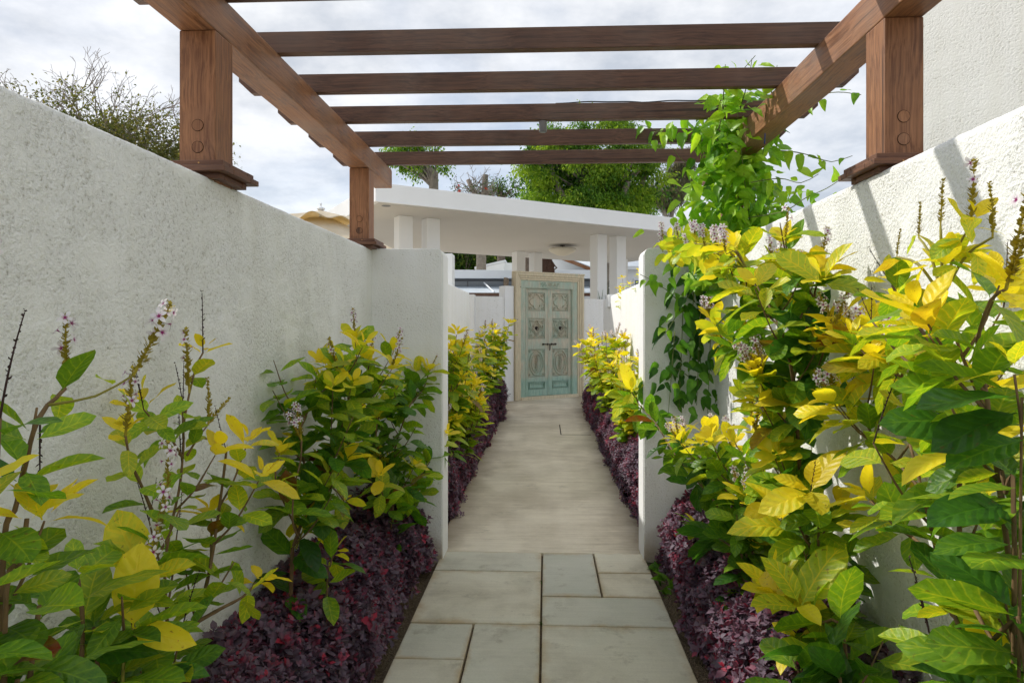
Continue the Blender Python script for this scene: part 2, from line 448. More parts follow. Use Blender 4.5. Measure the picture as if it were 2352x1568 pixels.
def door_paint(name, teal_amount, base=(0.60, 0.55, 0.43), low=True):
    m, t = new_mat(name)
    geo = t.coord('Object')
    p = t.n('ShaderNodeVectorMath', {0: geo, 1: t.n('ShaderNodeCombineXYZ', {0: t.math('MULTIPLY', t.n('ShaderNodeObjectInfo').outputs['Random'], 17.0)}).outputs[0]}, operation='ADD').outputs[0]
    gr = t.noise(t.mapping(p, (1, 1, 0.10)), 55.0, 6, 0.65)
    wear = t.noise(t.mapping(p, (1.0, 1.0, 0.45)), 5.5, 6, 0.68, 0.4)
    z = t.n('ShaderNodeSeparateXYZ', {0: t.n('ShaderNodeNewGeometry').outputs['Position']}).outputs[2]
    f = t.math('ADD', t.math('MULTIPLY', wear, 0.8), t.math('MULTIPLY', gr, 0.35))
    if low:
        f = t.math('ADD', f, t.ramp(z, [(0.30, 0.30), (0.42, 0.0)]))
    f = t.math('ADD', f, teal_amount)
    wood_c = t.ramp(gr, [(0.28, tuple(x * 0.72 for x in base)), (0.6, base), (0.8, tuple(min(1, x * 1.1) for x in base))])
    teal = t.ramp(gr, [(0.3, (0.20, 0.35, 0.30)), (0.65, (0.40, 0.56, 0.47)), (0.85, (0.54, 0.62, 0.51))])
    c = t.mix(t.ramp(f, [(0.52, 0.0), (0.66, 0.55), (0.85, 0.95)]), wood_c, teal)
    vivid = t.ramp(t.noise(p, 4.3, 5, 0.7), [(0.62, 0.0), (0.70, 0.7)])
    c = t.mix(t.math('MULTIPLY', vivid, 0.5), c, (0.13, 0.55, 0.48))
    nail = t.ramp(t.voro(p, 5.2), [(0.035, 1.0), (0.06, 0.0)])
    c = t.mix(nail, c, (0.06, 0.04, 0.03))
    t.out(t.bsdf(c, 0.75, 0.25, t.bump(t.math('ADD', gr, wear), 0.5, 0.003)))
    return m


def cloth_material():
    m, t = new_mat('cream_parasol_cloth')
    p = t.coord('Object')
    c = t.ramp(t.noise(p, 6.0, 4), [(0.3, (0.70, 0.64, 0.50)), (0.7, (0.80, 0.75, 0.62))])
    t.out(t.translucent(t.bsdf(c, 0.8, 0.2), (0.85, 0.66, 0.30), 0.35))
    return m


M['concrete'] = concrete_material()
M['slab'] = slab_material()
M['soil'] = soil_material()
M['cloth'] = cloth_material()
M['door_teal'] = door_paint('worn_teal_paint', 0.07)
M['door_leaf'] = door_paint('faded_teal_and_cream_paint', 0.02)
M['door_cream'] = door_paint('bare_cream_wood', -0.17, (0.70, 0.61, 0.44), False)
M['door_carve'] = door_paint('carved_cream_wood', 0.03, (0.56, 0.50, 0.38), False)


# ------------------------------------------------------------------ mesh helpers
def mesh_np(name, V, Fc, mat, smooth=True, tint=None):
    """V (n,3), Fc (m,3) or (m,4) arrays."""
    V = np.asarray(V, dtype=np.float32); Fc = np.asarray(Fc, dtype=np.int32)
    me = bpy.data.meshes.new(name)
    k = Fc.shape[1]
    me.vertices.add(len(V)); me.vertices.foreach_set('co', V.ravel())
    me.loops.add(Fc.size); me.loops.foreach_set('vertex_index', Fc.ravel())
    me.polygons.add(len(Fc)); me.polygons.foreach_set('loop_start', np.arange(0, Fc.size, k, dtype=np.int32))
    me.polygons.foreach_set('use_smooth', np.full(len(Fc), smooth))
    if tint is not None:
        a = me.attributes.new('tint', 'FLOAT', 'POINT')
        a.data.foreach_set('value', np.asarray(tint, dtype=np.float32))
    me.update(calc_edges=True)
    me.materials.append(mat)
    return me


def link(name, data, parent=None, loc=None):
    o = bpy.data.objects.new(name, data)
    COL.objects.link(o)
    if parent is not None:
        o.parent = parent
    if loc is not None:
        o.location = loc
    return o


def tag(o, label=None, cat=None, group=None, kind=None):
    for k, v in (('label', label), ('category', cat), ('group', group), ('kind', kind)):
        if v:
            o[k] = v
    return o


def empty(name, loc, label, cat, group=None, rz=0.0):
    o = link(name, None, None, loc)
    o.rotation_euler = (0, 0, rz)
    o.empty_display_size = 0.1
    return tag(o, label, cat, group)


class MB:
    """Collects shapes, then builds one mesh object."""
    def __init__(s):
        s.v = []; s.f = []

    def add(s, vs, fs, mtx=None):
        b = len(s.v)
        for p in vs:
            p = Vector(p)
            s.v.append(tuple(mtx @ p if mtx is not None else p))
        s.f += [tuple(i + b for i in f) for f in fs]
        return s

    def box(s, x0, x1, y0, y1, z0, z1, mtx=None):
        vs = [(x0, y0, z0), (x1, y0, z0), (x1, y1, z0), (x0, y1, z0), (x0, y0, z1), (x1, y0, z1), (x1, y1, z1), (x0, y1, z1)]
        fs = [(0, 3, 2, 1), (4, 5, 6, 7), (0, 1, 5, 4), (1, 2, 6, 5), (2, 3, 7, 6), (3, 0, 4, 7)]
        return s.add(vs, fs, mtx)

    def prism(s, poly, d0, d1, axis=1, mtx=None):
        """poly: 2-D outline in the plane across the axis, extruded from d0 to d1 along it."""
        n = len(poly)
        def p3(a, b, d):
            return {0: (d, a, b), 1: (a, d, b), 2: (a, b, d)}[axis]
        vs = [p3(a, b, d0) for a, b in poly] + [p3(a, b, d1) for a, b in poly]
        fs = [tuple(range(n)), tuple(range(2 * n - 1, n - 1, -1))]
        fs += [(i, i + n, (i + 1) % n + n, (i + 1) % n) for i in range(n)]
        return s.add(vs, fs, mtx)

    def tube(s, pts, rad, sides=6, cap=True):
        pts = [Vector(p) for p in pts]
        n = len(pts)
        rs = rad if hasattr(rad, '__len__') else [rad] * n
        vs, fs = [], []
        ref = Vector((0.31, 0.22, 0.92))
        for i, p in enumerate(pts):
            t = (pts[min(i + 1, n - 1)] - pts[max(i - 1, 0)])
            t = t.normalized() if t.length > 1e-9 else Vector((0, 0, 1))
            a = t.cross(ref)
            if a.length < 0.05:
                a = t.cross(Vector((1, 0, 0)))
            a.normalize(); b = t.cross(a)
            for k in range(sides):
                an = 2 * math.pi * k / sides
                vs.append(p + (a * math.cos(an) + b * math.sin(an)) * rs[i])
        for i in range(n - 1):
            for k in range(sides):
                k2 = (k + 1) % sides
                fs.append((i * sides + k, i * sides + k2, (i + 1) * sides + k2, (i + 1) * sides + k))
        if cap:
            fs.append(tuple(range(sides - 1, -1, -1)))
            fs.append(tuple((n - 1) * sides + k for k in range(sides)))
        return s.add(vs, fs)

    def lathe(s, prof, sides=24, center=(0, 0, 0), mtx=None):
        vs, fs = [], []
        c = Vector(center)
        for r, z in prof:
            for k in range(sides):
                an = 2 * math.pi * k / sides
                vs.append(c + Vector((r * math.cos(an), r * math.sin(an), z)))
        for i in range(len(prof) - 1):
            for k in range(sides):
                k2 = (k + 1) % sides
                fs.append((i * sides + k, i * sides + k2, (i + 1) * sides + k2, (i + 1) * sides + k))
        fs.append(tuple(range(sides - 1, -1, -1)))
        fs.append(tuple((len(prof) - 1) * sides + k for k in range(sides)))
        return s.add(vs, fs, mtx)

    def mesh(s, name, mat, smooth=False):
        me = bpy.data.meshes.new(name)
        me.from_pydata(s.v, [], s.f)
        if smooth:
            me.polygons.foreach_set('use_smooth', [True] * len(me.polygons))
        me.update()
        me.materials.append(mat)
        return me

    def build(s, name, mat, parent=None, bevel=0.0, smooth=False, loc=None, seg=2):
        o = link(name, s.mesh(name, mat, smooth), parent, loc)
        if bevel:
            b = o.modifiers.new('bevel', 'BEVEL'); b.width = bevel; b.segments = seg; b.limit_method = 'ANGLE'; b.angle_limit = math.radians(40)
            b.harden_normals = False
        return o


def _hash(ix, iy, iz, seed):
    h = (ix * 374761393 + iy * 668265263 + iz * 2147483647 + seed * 974634541) & 0xFFFFFFFF
    h = ((h ^ (h >> 13)) * 1274126177) & 0xFFFFFFFF
    h = h ^ (h >> 16)
    return (h & 0xFFFF) / 65535.0


def vnoise(P, scale, seed=0):
    """Value noise, vectorised."""
    Q = np.asarray(P, dtype=np.float64) * scale
    I = np.floor(Q).astype(np.int64); f = Q - I
    f = f * f * (3 - 2 * f)
    r = 0
    for dx_ in (0, 1):
        for dy_ in (0, 1):
            for dz_ in (0, 1):
                w = (f[:, 0] if dx_ else 1 - f[:, 0]) * (f[:, 1] if dy_ else 1 - f[:, 1]) * (f[:, 2] if dz_ else 1 - f[:, 2])
                r = r + w * _hash(I[:, 0] + dx_, I[:, 1] + dy_, I[:, 2] + dz_, seed)
    return r


# ------------------------------------------------------------------ the setting: ground, path, paving
g = MB().box(-400, 400, -200, 600, -0.5, -0.035).build('ground', M['soil'])
tag(g, 'brown gritty soil of the planting beds', None, None, 'structure')

WT = 1.778                       # height of the garden walls
XL, XR = -1.0, 0.96              # inner faces of the garden walls
path = MB().box(-0.66, 0.64, 3.812, 10.20, -0.20, -0.004)
path.box(-2.6, 2.6, 10.212, 16.5, -0.20, -0.004)
po = path.build('path', M['concrete'], bevel=0.006)
tag(po, 'brushed concrete path leading to the carved door', None, None, 'structure')
cover = MB().box(0.197, 0.56, 7.98, 8.78, -0.03, 0.0).build('inspection_cover', M['concrete'], None, 0.003)
tag(cover, 'rectangular concrete cover let into the path beside the purple hedge', 'cover')
cf = MB()
for b in ((0.185, 0.197, 7.968, 8.79), (0.197, 0.56, 7.968, 7.98), (0.197, 0.56, 8.78, 8.79)):
    cf.box(b[0], b[1], b[2], b[3], -0.03, -0.0025)
cf.build('joint', M['groove'], cover)

paving = MB().box(-0.63, 0.585, 0.3, 3.808, -0.20, -0.022).build('paving', M['soil'])
tag(paving, 'grey stone paving laid in mixed rectangles', None, None, 'structure')
Y0 = 3.806
SL = [(-0.614, -0.020, 3.506, Y0), (-0.614, -0.020, 2.884, 3.506), (-0.614, -0.322, 2.570, 2.884), (-0.322, -0.020, 2.265, 2.884), (-0.614, -0.322, 2.265, 2.570),
      (-0.614, -0.020, 1.655, 2.265), (-0.614, -0.020, 1.345, 1.655), (-0.614, -0.020, 0.735, 1.345),
      (-0.020, 0.280, 3.190, Y0), (0.280, 0.575, 3.502, Y0), (0.280, 0.575, 3.190, 3.502), (-0.020, 0.575, 2.876, 3.190), (-0.020, 0.575, 2.262, 2.876),
      (-0.020, 0.280, 1.652, 2.262), (0.280, 0.575, 1.652, 2.262), (-0.020, 0.575, 1.340, 1.652), (-0.020, 0.575, 0.735, 1.340)]
for (x0, x1, y0, y1) in SL:
    j = 0.0042
    cx, cy = (x0 + x1) / 2, (y0 + y1) / 2
    zt = rng.uniform(-0.0015, 0.002)
    o = MB().box(x0 + j - cx, x1 - j - cx, y0 + j - cy, y1 - j - cy, -0.045, zt).build('slab', M['slab'], paving, 0.0055, loc=(cx, cy, 0), seg=3)
    o.rotation_euler = (rng.uniform(-.0012, .0012), rng.uniform(-.0012, .0012), rng.uniform(-.0015, .0015))

M['pale_paving'] = plain('pale_stone_terrace', (0.62, 0.59, 0.53), 0.8, 0.3, 0.25, 1.5)
tag(MB().box(-30, -1.30, -8, 40, -0.2, -0.01).build('bounce_terrace', M['pale_paving']), 'unseen pale stone ground added behind the shaded wall to bounce sunlight', None, None, 'structure')  # unseen pale sheet added for bounced sunlight
tag(MB().box(-1.28, 30, 16.52, 60, -0.2, -0.012).build('bounce_driveway', M['pale_paving']), 'unseen pale stone ground added beyond the pavilion to bounce sun onto its ceiling', None, None, 'structure')  # unseen pale sheet added to throw sun up onto the pavilion soffit
tag(MB().box(2.61, 30, 3.9, 16.5, -0.2, -0.012).build('yard', M['pale_paving']), 'pale stone yard behind the sunlit wall', None, None, 'structure')


# ------------------------------------------------------------------ rough walls
def rough_wall(name, x_in, x_out, ya, yb, zt, label, mat, step=0.0115, amp=0.0048, seed=1, far=False):
    """A wall along the path: the inner face and the top are modelled lumpy, the rest is plain."""
    sgn = 1 if x_in > x_out else -1
    r = 0.018
    prof, nor = [], []
    nz = int((zt + 0.25) / step)
    for i in range(nz):
        prof.append((x_in, -0.25 + (zt - r + 0.25) * i / nz)); nor.append((sgn, 0))
    for k in range(5):
        a = math.pi / 2 * k / 4
        prof.append((x_in - sgn * r + sgn * r * math.cos(a), zt - r + r * math.sin(a))); nor.append((sgn * math.cos(a), math.sin(a)))
    nt_ = max(3, int((abs(x_in - x_out) - 2 * r) / step))
    for i in range(1, nt_ + 1):
        prof.append((x_in - sgn * (r + (abs(x_in - x_out) - 2 * r) * i / nt_), zt)); nor.append((0, 1))
    prof.append((x_out, zt - r)); nor.append((-sgn, 0))
    prof.append((x_out, -0.25)); nor.append((-sgn, 0))
    ys = np.linspace(ya, yb, max(3, int((yb - ya) / step)))
    pr = np.array(prof); nr = np.array(nor)
    n, m_ = len(ys), len(pr)
    V = np.zeros((n, m_, 3)); N = np.zeros((n, m_, 3))
    V[:, :, 0] = pr[None, :, 0]; V[:, :, 2] = pr[None, :, 1]; V[:, :, 1] = ys[:, None]
    N[:, :, 0] = nr[None, :, 0]; N[:, :, 2] = nr[None, :, 1]
    V = V.reshape(-1, 3); N = N.reshape(-1, 3)
    nn = vnoise(V, 55, seed) + 0.6 * vnoise(V, 110, seed + 1) + 0.5 * vnoise(V, 24, seed + 2)
    pt = np.clip((vnoise(V, 4.0, seed + 3) - 0.25) * 2.2, 0.35, 1)
    d = (nn - 1.05) * amp * pt + (vnoise(V, 1.3, seed + 4) - 0.5) * 0.006
    V = V + N * d[:, None]
    i = np.arange(n - 1)[:, None] * m_ + np.arange(m_ - 1)[None, :]
    Fq = np.stack([i, i + m_, i + m_ + 1, i + 1], -1).reshape(-1, 4)
    if sgn < 0:
        Fq = Fq[:, ::-1]
    o = link(name, mesh_np(name, V, Fq, mat))
    tag(o, label, 'wall')
    # plain ends
    e = MB()
    for yy, s2 in ((ya, -1), (yb, 1)):
        e.prism([(x_in - sgn * 0.004, -0.25), (x_in - sgn * 0.004, zt - 0.006), (x_out, zt - 0.006), (x_out, -0.25)], yy, yy + s2 * 0.002)
    e.build('wall_end', M['white'], o)
    return o


rough_wall('garden_wall', XL, XL - 0.24, -1.2, 3.69, WT, 'long roughcast white wall in shade, with two pergola posts and no vine', M['stucco_near'], seed=3)
rough_wall('garden_wall', XR, XR + 0.26, -1.2, 3.70, WT, 'long roughcast white wall in sun, striped by pergola shadows', M['stucco_near'], seed=9)
rough_wall('garden_wall', XL, XL - 0.22, 3.87, 8.40, WT, 'further white wall behind the clipped hedge, on the shaded side of the concrete path', M['stucco_far'], 0.03, 0.002, seed=21)
rough_wall('garden_wall', XR, XR + 0.22, 3.87, 10.75, WT, 'further sunlit white wall with a small square block on top, beside the concrete path', M['stucco_far'], 0.03, 0.002, seed=31)


def pier(x_wall, x_end, y0, y1, label):
    """Wall pier standing out to the path edge; smooth end face, rounded top arris."""
    sgn = 1 if x_end > x_wall else -1
    r = 0.035
    poly = [(x_wall - sgn * 0.05, -0.2), (x_end, -0.2), (x_end, WT - r)]
    for k in range(1, 6):
        a = math.pi / 2 * k / 5
        poly.append((x_end - sgn * r + sgn * r * math.cos(a), WT - r + r * math.sin(a)))
    poly.append((x_wall - sgn * 0.05, WT))
    if sgn < 0:
        poly = poly[::-1]
    o = MB().prism(poly, y0, y1, 1).build('wall_pier', M['stucco'], None, 0.004, seg=2)
    tag(o, label, 'wall pier')
    e = MB().box(x_end if sgn > 0 else x_end - 0.004, x_end + 0.004 if sgn > 0 else x_end, y0 + 0.012, y1 - 0.006, -0.2, WT - r)
    e.build('end_face', M['white'], o, 0.0)
    return o


pier(XL, -0.592, 3.67, 3.87, 'white stucco pier on the shaded side where the paving meets the concrete')
pier(XR, 0.563, 3.70, 3.90, 'white stucco pier hung with green vine where the paving meets the concrete')

blk = MB().box(0.925, 1.10, 9.55, 9.95, 1.62, WT + 0.028).build('wall_block', M['white'], None, 0.004)
tag(blk, 'small square white block set into the top of the sunlit wall', 'block')

# ------------------------------------------------------------------ neighbouring house behind the sunlit wall
hs = empty('house', (1.95, 3.62, 0), 'tall grey white rendered house wall rising behind the sunlit garden wall', 'house', rz=math.radians(27))
MB().box(0, 3.0, -6.0, 0, -0.2, 5.2).build('wall', M['render'], hs, 0.01)
MB().box(-0.12, 3.1, -6.1, 0.1, 5.2, 5.4).build('roof', M['white'], hs, 0.01)

# ------------------------------------------------------------------ pergola
PG = empty('pergola', (0, 2.75, 0), 'brown stained timber pergola spanning the paved passage between the walls', 'pergola')


def pg(mb, name, mat, parent=PG, bevel=0.004):
    """Build in world coordinates with the origin at the piece's own middle."""
    vs = np.array(mb.v); c = Vector((vs.min(0) + vs.max(0)) / 2)
    mb.v = [tuple(Vector(p) - c) for p in mb.v]
    base = PG.location if parent is PG else PG.location + parent.location
    return mb.build(name, mat, parent, bevel, loc=c - base)


PW = 0.112
for side in (-1, 1):
    xi = -1.0 if side < 0 else 0.985
    xo = xi + side * PW
    x0, x1 = min(xi, xo), max(xi, xo)
    for yf in (1.914, 3.612):
        post = pg(MB().box(x0, x1, yf, yf + PW, WT - 0.01, 2.229), 'post', M['wood_z'], bevel=0.004)
        xc = (x0 + x1) / 2
        # two round wooden plugs near the foot of the post
        for zc in (1.940, 1.874):
            gr = MB(); gr.lathe([(0.0182, -0.0005), (0.0182, 0.0010)], 28, mtx=Matrix.Translation((xc - 0.002 * side, yf - 0.0004, zc)) @ Matrix.Rotation(math.pi / 2, 4, 'X'))
            pg(gr, 'plug_groove', M['groove'], post, 0)
            pl = MB(); pl.lathe([(0.0168, -0.001), (0.0168, 0.0014), (0.0164, 0.0017)], 28, mtx=Matrix.Translation((xc - 0.002 * side, yf - 0.0004, zc)) @ Matrix.Rotation(math.pi / 2, 4, 'X') @ Matrix.Rotation(rng.uniform(0, 3), 4, 'Z'))
            pg(pl, 'plug', M['wood_z'], post, 0)
        # stepped collar around the foot
        for (g0, z0, z1) in ((0.046, WT + 0.028, WT + 0.045), (0.058, WT + 0.011, WT + 0.028), (0.030, WT - 0.006, WT + 0.011)):
            fr = MB(); fr.box(x0 - g0, x1 + g0, yf - g0, yf - 0.001, z0, z1)
            pg(fr, 'collar_board', M['wood_trim'], post, 0.002)
            fr = MB(); fr.box(x0 - g0, x1 + g0, yf + PW + 0.001, yf + PW + g0, z0, z1)
            pg(fr, 'collar_board', M['wood_trim'], post, 0.002)
            for sx0, sx1 in ((x0 - g0, x0 - 0.001), (x1 + 0.001, x1 + g0)):
                fr = MB(); fr.box(sx0, sx1, yf + 0.0, yf + PW, z0 + 0.0006, z1 - 0.0006)
                pg(fr, 'collar_board', M['wood_trim_y'], post, 0.002)
        for (sx, sz) in ((0.03, WT + 0.037), (-0.034, WT + 0.019)):
            sc_ = MB(); sc_.lathe([(0.0028, 0), (0.0024, 0.0012)], 10, mtx=Matrix.Translation((xc + sx, yf - (0.0462 if sx > 0 else 0.0582), sz)) @ Matrix.Rotation(math.pi / 2, 4, 'X'))
            pg(sc_, 'screw', M['brass'], post, 0)
    ch = 0.02
    bm_ = MB().prism([(1.33, 2.23), (4.165 - 0.004, 2.23), (4.165, 2.235), (4.165, 2.338), (4.150, 2.351), (1.33, 2.351)], x0, x1, 0)
    pg(bm_, 'beam', M['wood_y'], bevel=0.004)

RY = [1.555, 1.96, 2.371, 2.776, 3.186, 3.606, 4.026]
for yk in RY:
    o = MB()
    zb, zt_ = 2.3515, 2.432
    poly = [(-1.345, zb + 0.052), (-1.290, zb), (1.270, zb), (1.325, zb + 0.052), (1.325, zt_), (-1.345, zt_)]
    o.prism(poly, yk, yk + 0.037, 1)
    r_ = pg(o, 'rafter', M['wood_x'], bevel=0.0025)
    r_.rotation_euler = (rng.uniform(-.006, .006), rng.uniform(-.0015, .0015), rng.uniform(-.002, .002))

# small downlight under the third rafter in view, its cable along the top
p3 = atY(1247, 283, 3.20)
sp = empty('spotlight', (p3.x, 3.204, 2.349), 'small grey cylinder spotlight hanging under a pergola rafter', 'spotlight')
MB().lathe([(0.019, -0.052), (0.0195, -0.050), (0.0195, 0.0), (0.012, 0.0015)], 24).build('housing', M['lampmetal'], sp, smooth=False)
MB().lathe([(0.0165, -0.0535), (0.0165, -0.0522)], 24).build('lens', M['glass'], sp)
cab = []
for i in range(30):
    t_ = i / 29
    cab.append((0.05 + 0.95 * t_, 3.20 + 0.004 * math.sin(i), 2.4355 + 0.006 * abs(math.sin(t_ * 7.0))))
tag(MB().tube(cab, 0.003, 6).build('cable', M['black'], None, smooth=True), 'thin black cable lying along the top of a pergola rafter', 'cable')
st_ = [(1.018, 2.99, 2.20 + 0.25 * i / 6) for i in range(7)]
# ------------------------------------------------------------------ carport pavilion beyond the door
PA = math.radians(33.3)
ZC = 3.2
pav = empty('pavilion', (-2.533, 9.526, 0), 'white flat roofed pavilion on paired square columns behind the carved door', 'pavilion', rz=PA)
MB().box(0, 9.2, 0.0, 5.5, ZC, ZC + 0.285).build('roof_slab', M['white'], pav, 0.006)
MB().box(0.07, 9.13, 0.07, 5.43, ZC - 0.012, ZC - 0.001).build('soffit', M['ceiling'], pav)
MB().box(-0.006, 9.206, -0.008, -0.0005, ZC - 0.004, ZC + 0.022).build('drip_edge', M['white'], pav, 0.002)
for (u, v) in ((0.70, 0.90), (1.20, 0.90), (4.88, 0.92), (5.38, 0.92), (0.70, 4.28), (1.20, 4.28), (5.0, 4.28), (5.5, 4.28), (8.3, 0.92), (8.8, 0.92), (8.3, 4.28)):
    MB().box(u, u + 0.245, v, v + 0.245, -0.2, ZC - 0.0125).build('column', M['white'], pav, 0.006)
dl = MB().lathe([(0.07, -0.003), (0.07, 0.0), (0.05, 0.001)], 20, (0.235, 0.21, ZC - 0.0135)).build('downlight', M['charcoal'], pav)

lp = empty('ceiling_lamp', (0.387, 14.76, ZC - 0.0125), 'wide shallow ribbed cream ceiling lamp under the pavilion roof', 'lamp')
MB().lathe([(0.055, -0.001), (0.055, -0.016), (0.014, -0.022), (0.014, -0.075)], 20).build('ceiling_rose', M['iron'], lp)
shd = MB()
prof = [(0.10, -0.055), (0.24, -0.062), (0.315, -0.085), (0.325, -0.105), (0.27, -0.155), (0.17, -0.205), (0.10, -0.232), (0.03, -0.240)]
vs, fs = [], []
SD = 120
for (r, z) in prof:
    for k in range(SD):
        a = 2 * math.pi * k / SD
        rr = r * (1 + (0.012 if k % 2 else -0.012))
        vs.append((rr * math.cos(a), rr * math.sin(a), z))
for i in range(len(prof) - 1):
    for k in range(SD):
        k2 = (k + 1) % SD
        fs.append((i * SD + k, i * SD + k2, (i + 1) * SD + k2, (i + 1) * SD + k))
fs.append(tuple((len(prof) - 1) * SD + k for k in range(SD)))
shd.add(vs, fs).build('lamp_shade', M['lampshade'], lp, smooth=True)

# ------------------------------------------------------------------ carved door in its frame
DA = math.radians(33.5)
DW, DH = 1.52, 2.30
door = empty('carved_door', (-0.555, 11.58, 0), 'old carved double door in faded teal and cream with a wide moulded frame', 'door', rz=DA)


def ring2d(mb, outline, w, y0, y1, closed=True):
    """A raised bead following a 2-D outline in the door's x-z plane."""
    n = len(outline)
    P = [Vector((a, 0, b)) for a, b in outline]
    vs, fs = [], []
    for i in range(n):
        pa = P[(i - 1) % n] if closed else P[max(i - 1, 0)]
        pb = P[(i + 1) % n] if closed else P[min(i + 1, n - 1)]
        t = (pb - pa)
        t = t.normalized() if t.length > 1e-9 else Vector((1, 0, 0))
        nn = Vector((-t.z, 0, t.x))
        for (o_, y_) in ((-w / 2, y0), (-w / 4, y1), (w / 4, y1), (w / 2, y0)):
            q = P[i] + nn * o_
            vs.append((q.x, y_, q.z))
    m_ = n if closed else n - 1
    for i in range(m_):
        j = (i + 1) % n
        for k in range(3):
            fs.append((i * 4 + k, i * 4 + k + 1, j * 4 + k + 1, j * 4 + k))
    mb.add(vs, fs)


def ell(cx, cz, rx, rz, n=40, a0=0.0, a1=2 * math.pi):
    return [(cx + rx * math.cos(a0 + (a1 - a0) * i / n), cz + rz * math.sin(a0 + (a1 - a0) * i / n)) for i in range(n)]


def curl(cx, cz, r, flip=1, turns=1.4, n=18, rot=0.0):
    return [(cx + flip * r * (1 - 0.75 * i / n) * math.cos(rot + turns * 2 * math.pi * i / n), cz + r * (1 - 0.75 * i / n) * math.sin(rot + turns * 2 * math.pi * i / n)) for i in range(n + 1)]


# cream outer frame: three stepped mouldings (jamb boards and head, mitred by overlap steps)
for (a, b, yo) in ((0.0, 0.045, -0.055), (0.045, 0.085, -0.035), (0.085, 0.125, -0.018)):
    for x0, x1 in ((a, b), (DW - b, DW - a)):
        MB().box(x0, x1 - 0.0005, yo, 0.11, 0.0, DH - a - 0.0005).build('frame_moulding', M['door_cream'], door, 0.006)
    MB().box(b, DW - b, yo + 0.001, 0.11, DH - b, DH - a).build('frame_moulding', M['door_cream'], door, 0.006)
MB().box(-0.012, DW + 0.012, -0.062, 0.09, DH, DH + 0.03).build('frame_cap', M['door_cream'], door, 0.006)
# teal inner frame
IX0, IX1 = 0.125, DW - 0.125
LX0, LX1 = 0.245, DW - 0.245
LZ0, LZ1 = 0.085, 2.03
MB().box(IX0, LX0, 0.0, 0.10, 0.0, LZ1 - 0.0005).build('jamb', M['door_teal'], door, 0.003)
MB().box(LX1, IX1, 0.0, 0.10, 0.0, LZ1 - 0.0005).build('jamb', M['door_teal'], door, 0.003)
MB().box(IX0, IX1, 0.001, 0.10, LZ1, DH - 0.125).build('lintel', M['door_teal'], door, 0.003)
MB().box(IX0, IX1, -0.03, 0.11, -0.01, 0.05).build('threshold', M['door_cream'], door, 0.006)
# bead around the opening
be = MB()
ring2d(be, [(LX0 - 0.012, 0.05), (LX0 - 0.012, LZ1 + 0.012), (LX1 + 0.012, LZ1 + 0.012), (LX1 + 0.012, 0.05)], 0.014, 0.001, -0.008, False)
be.build('frame_bead', M['door_teal'], door)
# carved scrolls of the lintel
lc = MB()
cz = (LZ1 + DH - 0.125) / 2 + 0.005
mid = DW / 2
MB().box(mid - 0.20, mid + 0.20, -0.006, 0.002, cz - 0.05, cz + 0.05).build('lintel_carving_ground', M['door_teal'], door, 0.002)
for s_ in (-1, 1):
    for k in range(4):
        ring2d(lc, curl(mid + s_ * (0.09 + 0.032 * k), cz + (0.018 if k % 2 else -0.018), 0.026, s_, 1.3, 16, k * 0.8), 0.009, -0.006, -0.017, False)
ring2d(lc, [(mid - 0.045, cz - 0.045), (mid + 0.045, cz - 0.045), (mid + 0.045, cz + 0.045), (mid - 0.045, cz + 0.045)], 0.008, -0.006, -0.014)
for k in range(6):
    a = k * math.pi / 3
    ring2d(lc, ell(mid + 0.02 * math.cos(a), cz + 0.02 * math.sin(a), 0.013, 0.013, 10), 0.006, -0.006, -0.014)
lc.build('lintel_carving', M['door_teal'], door)

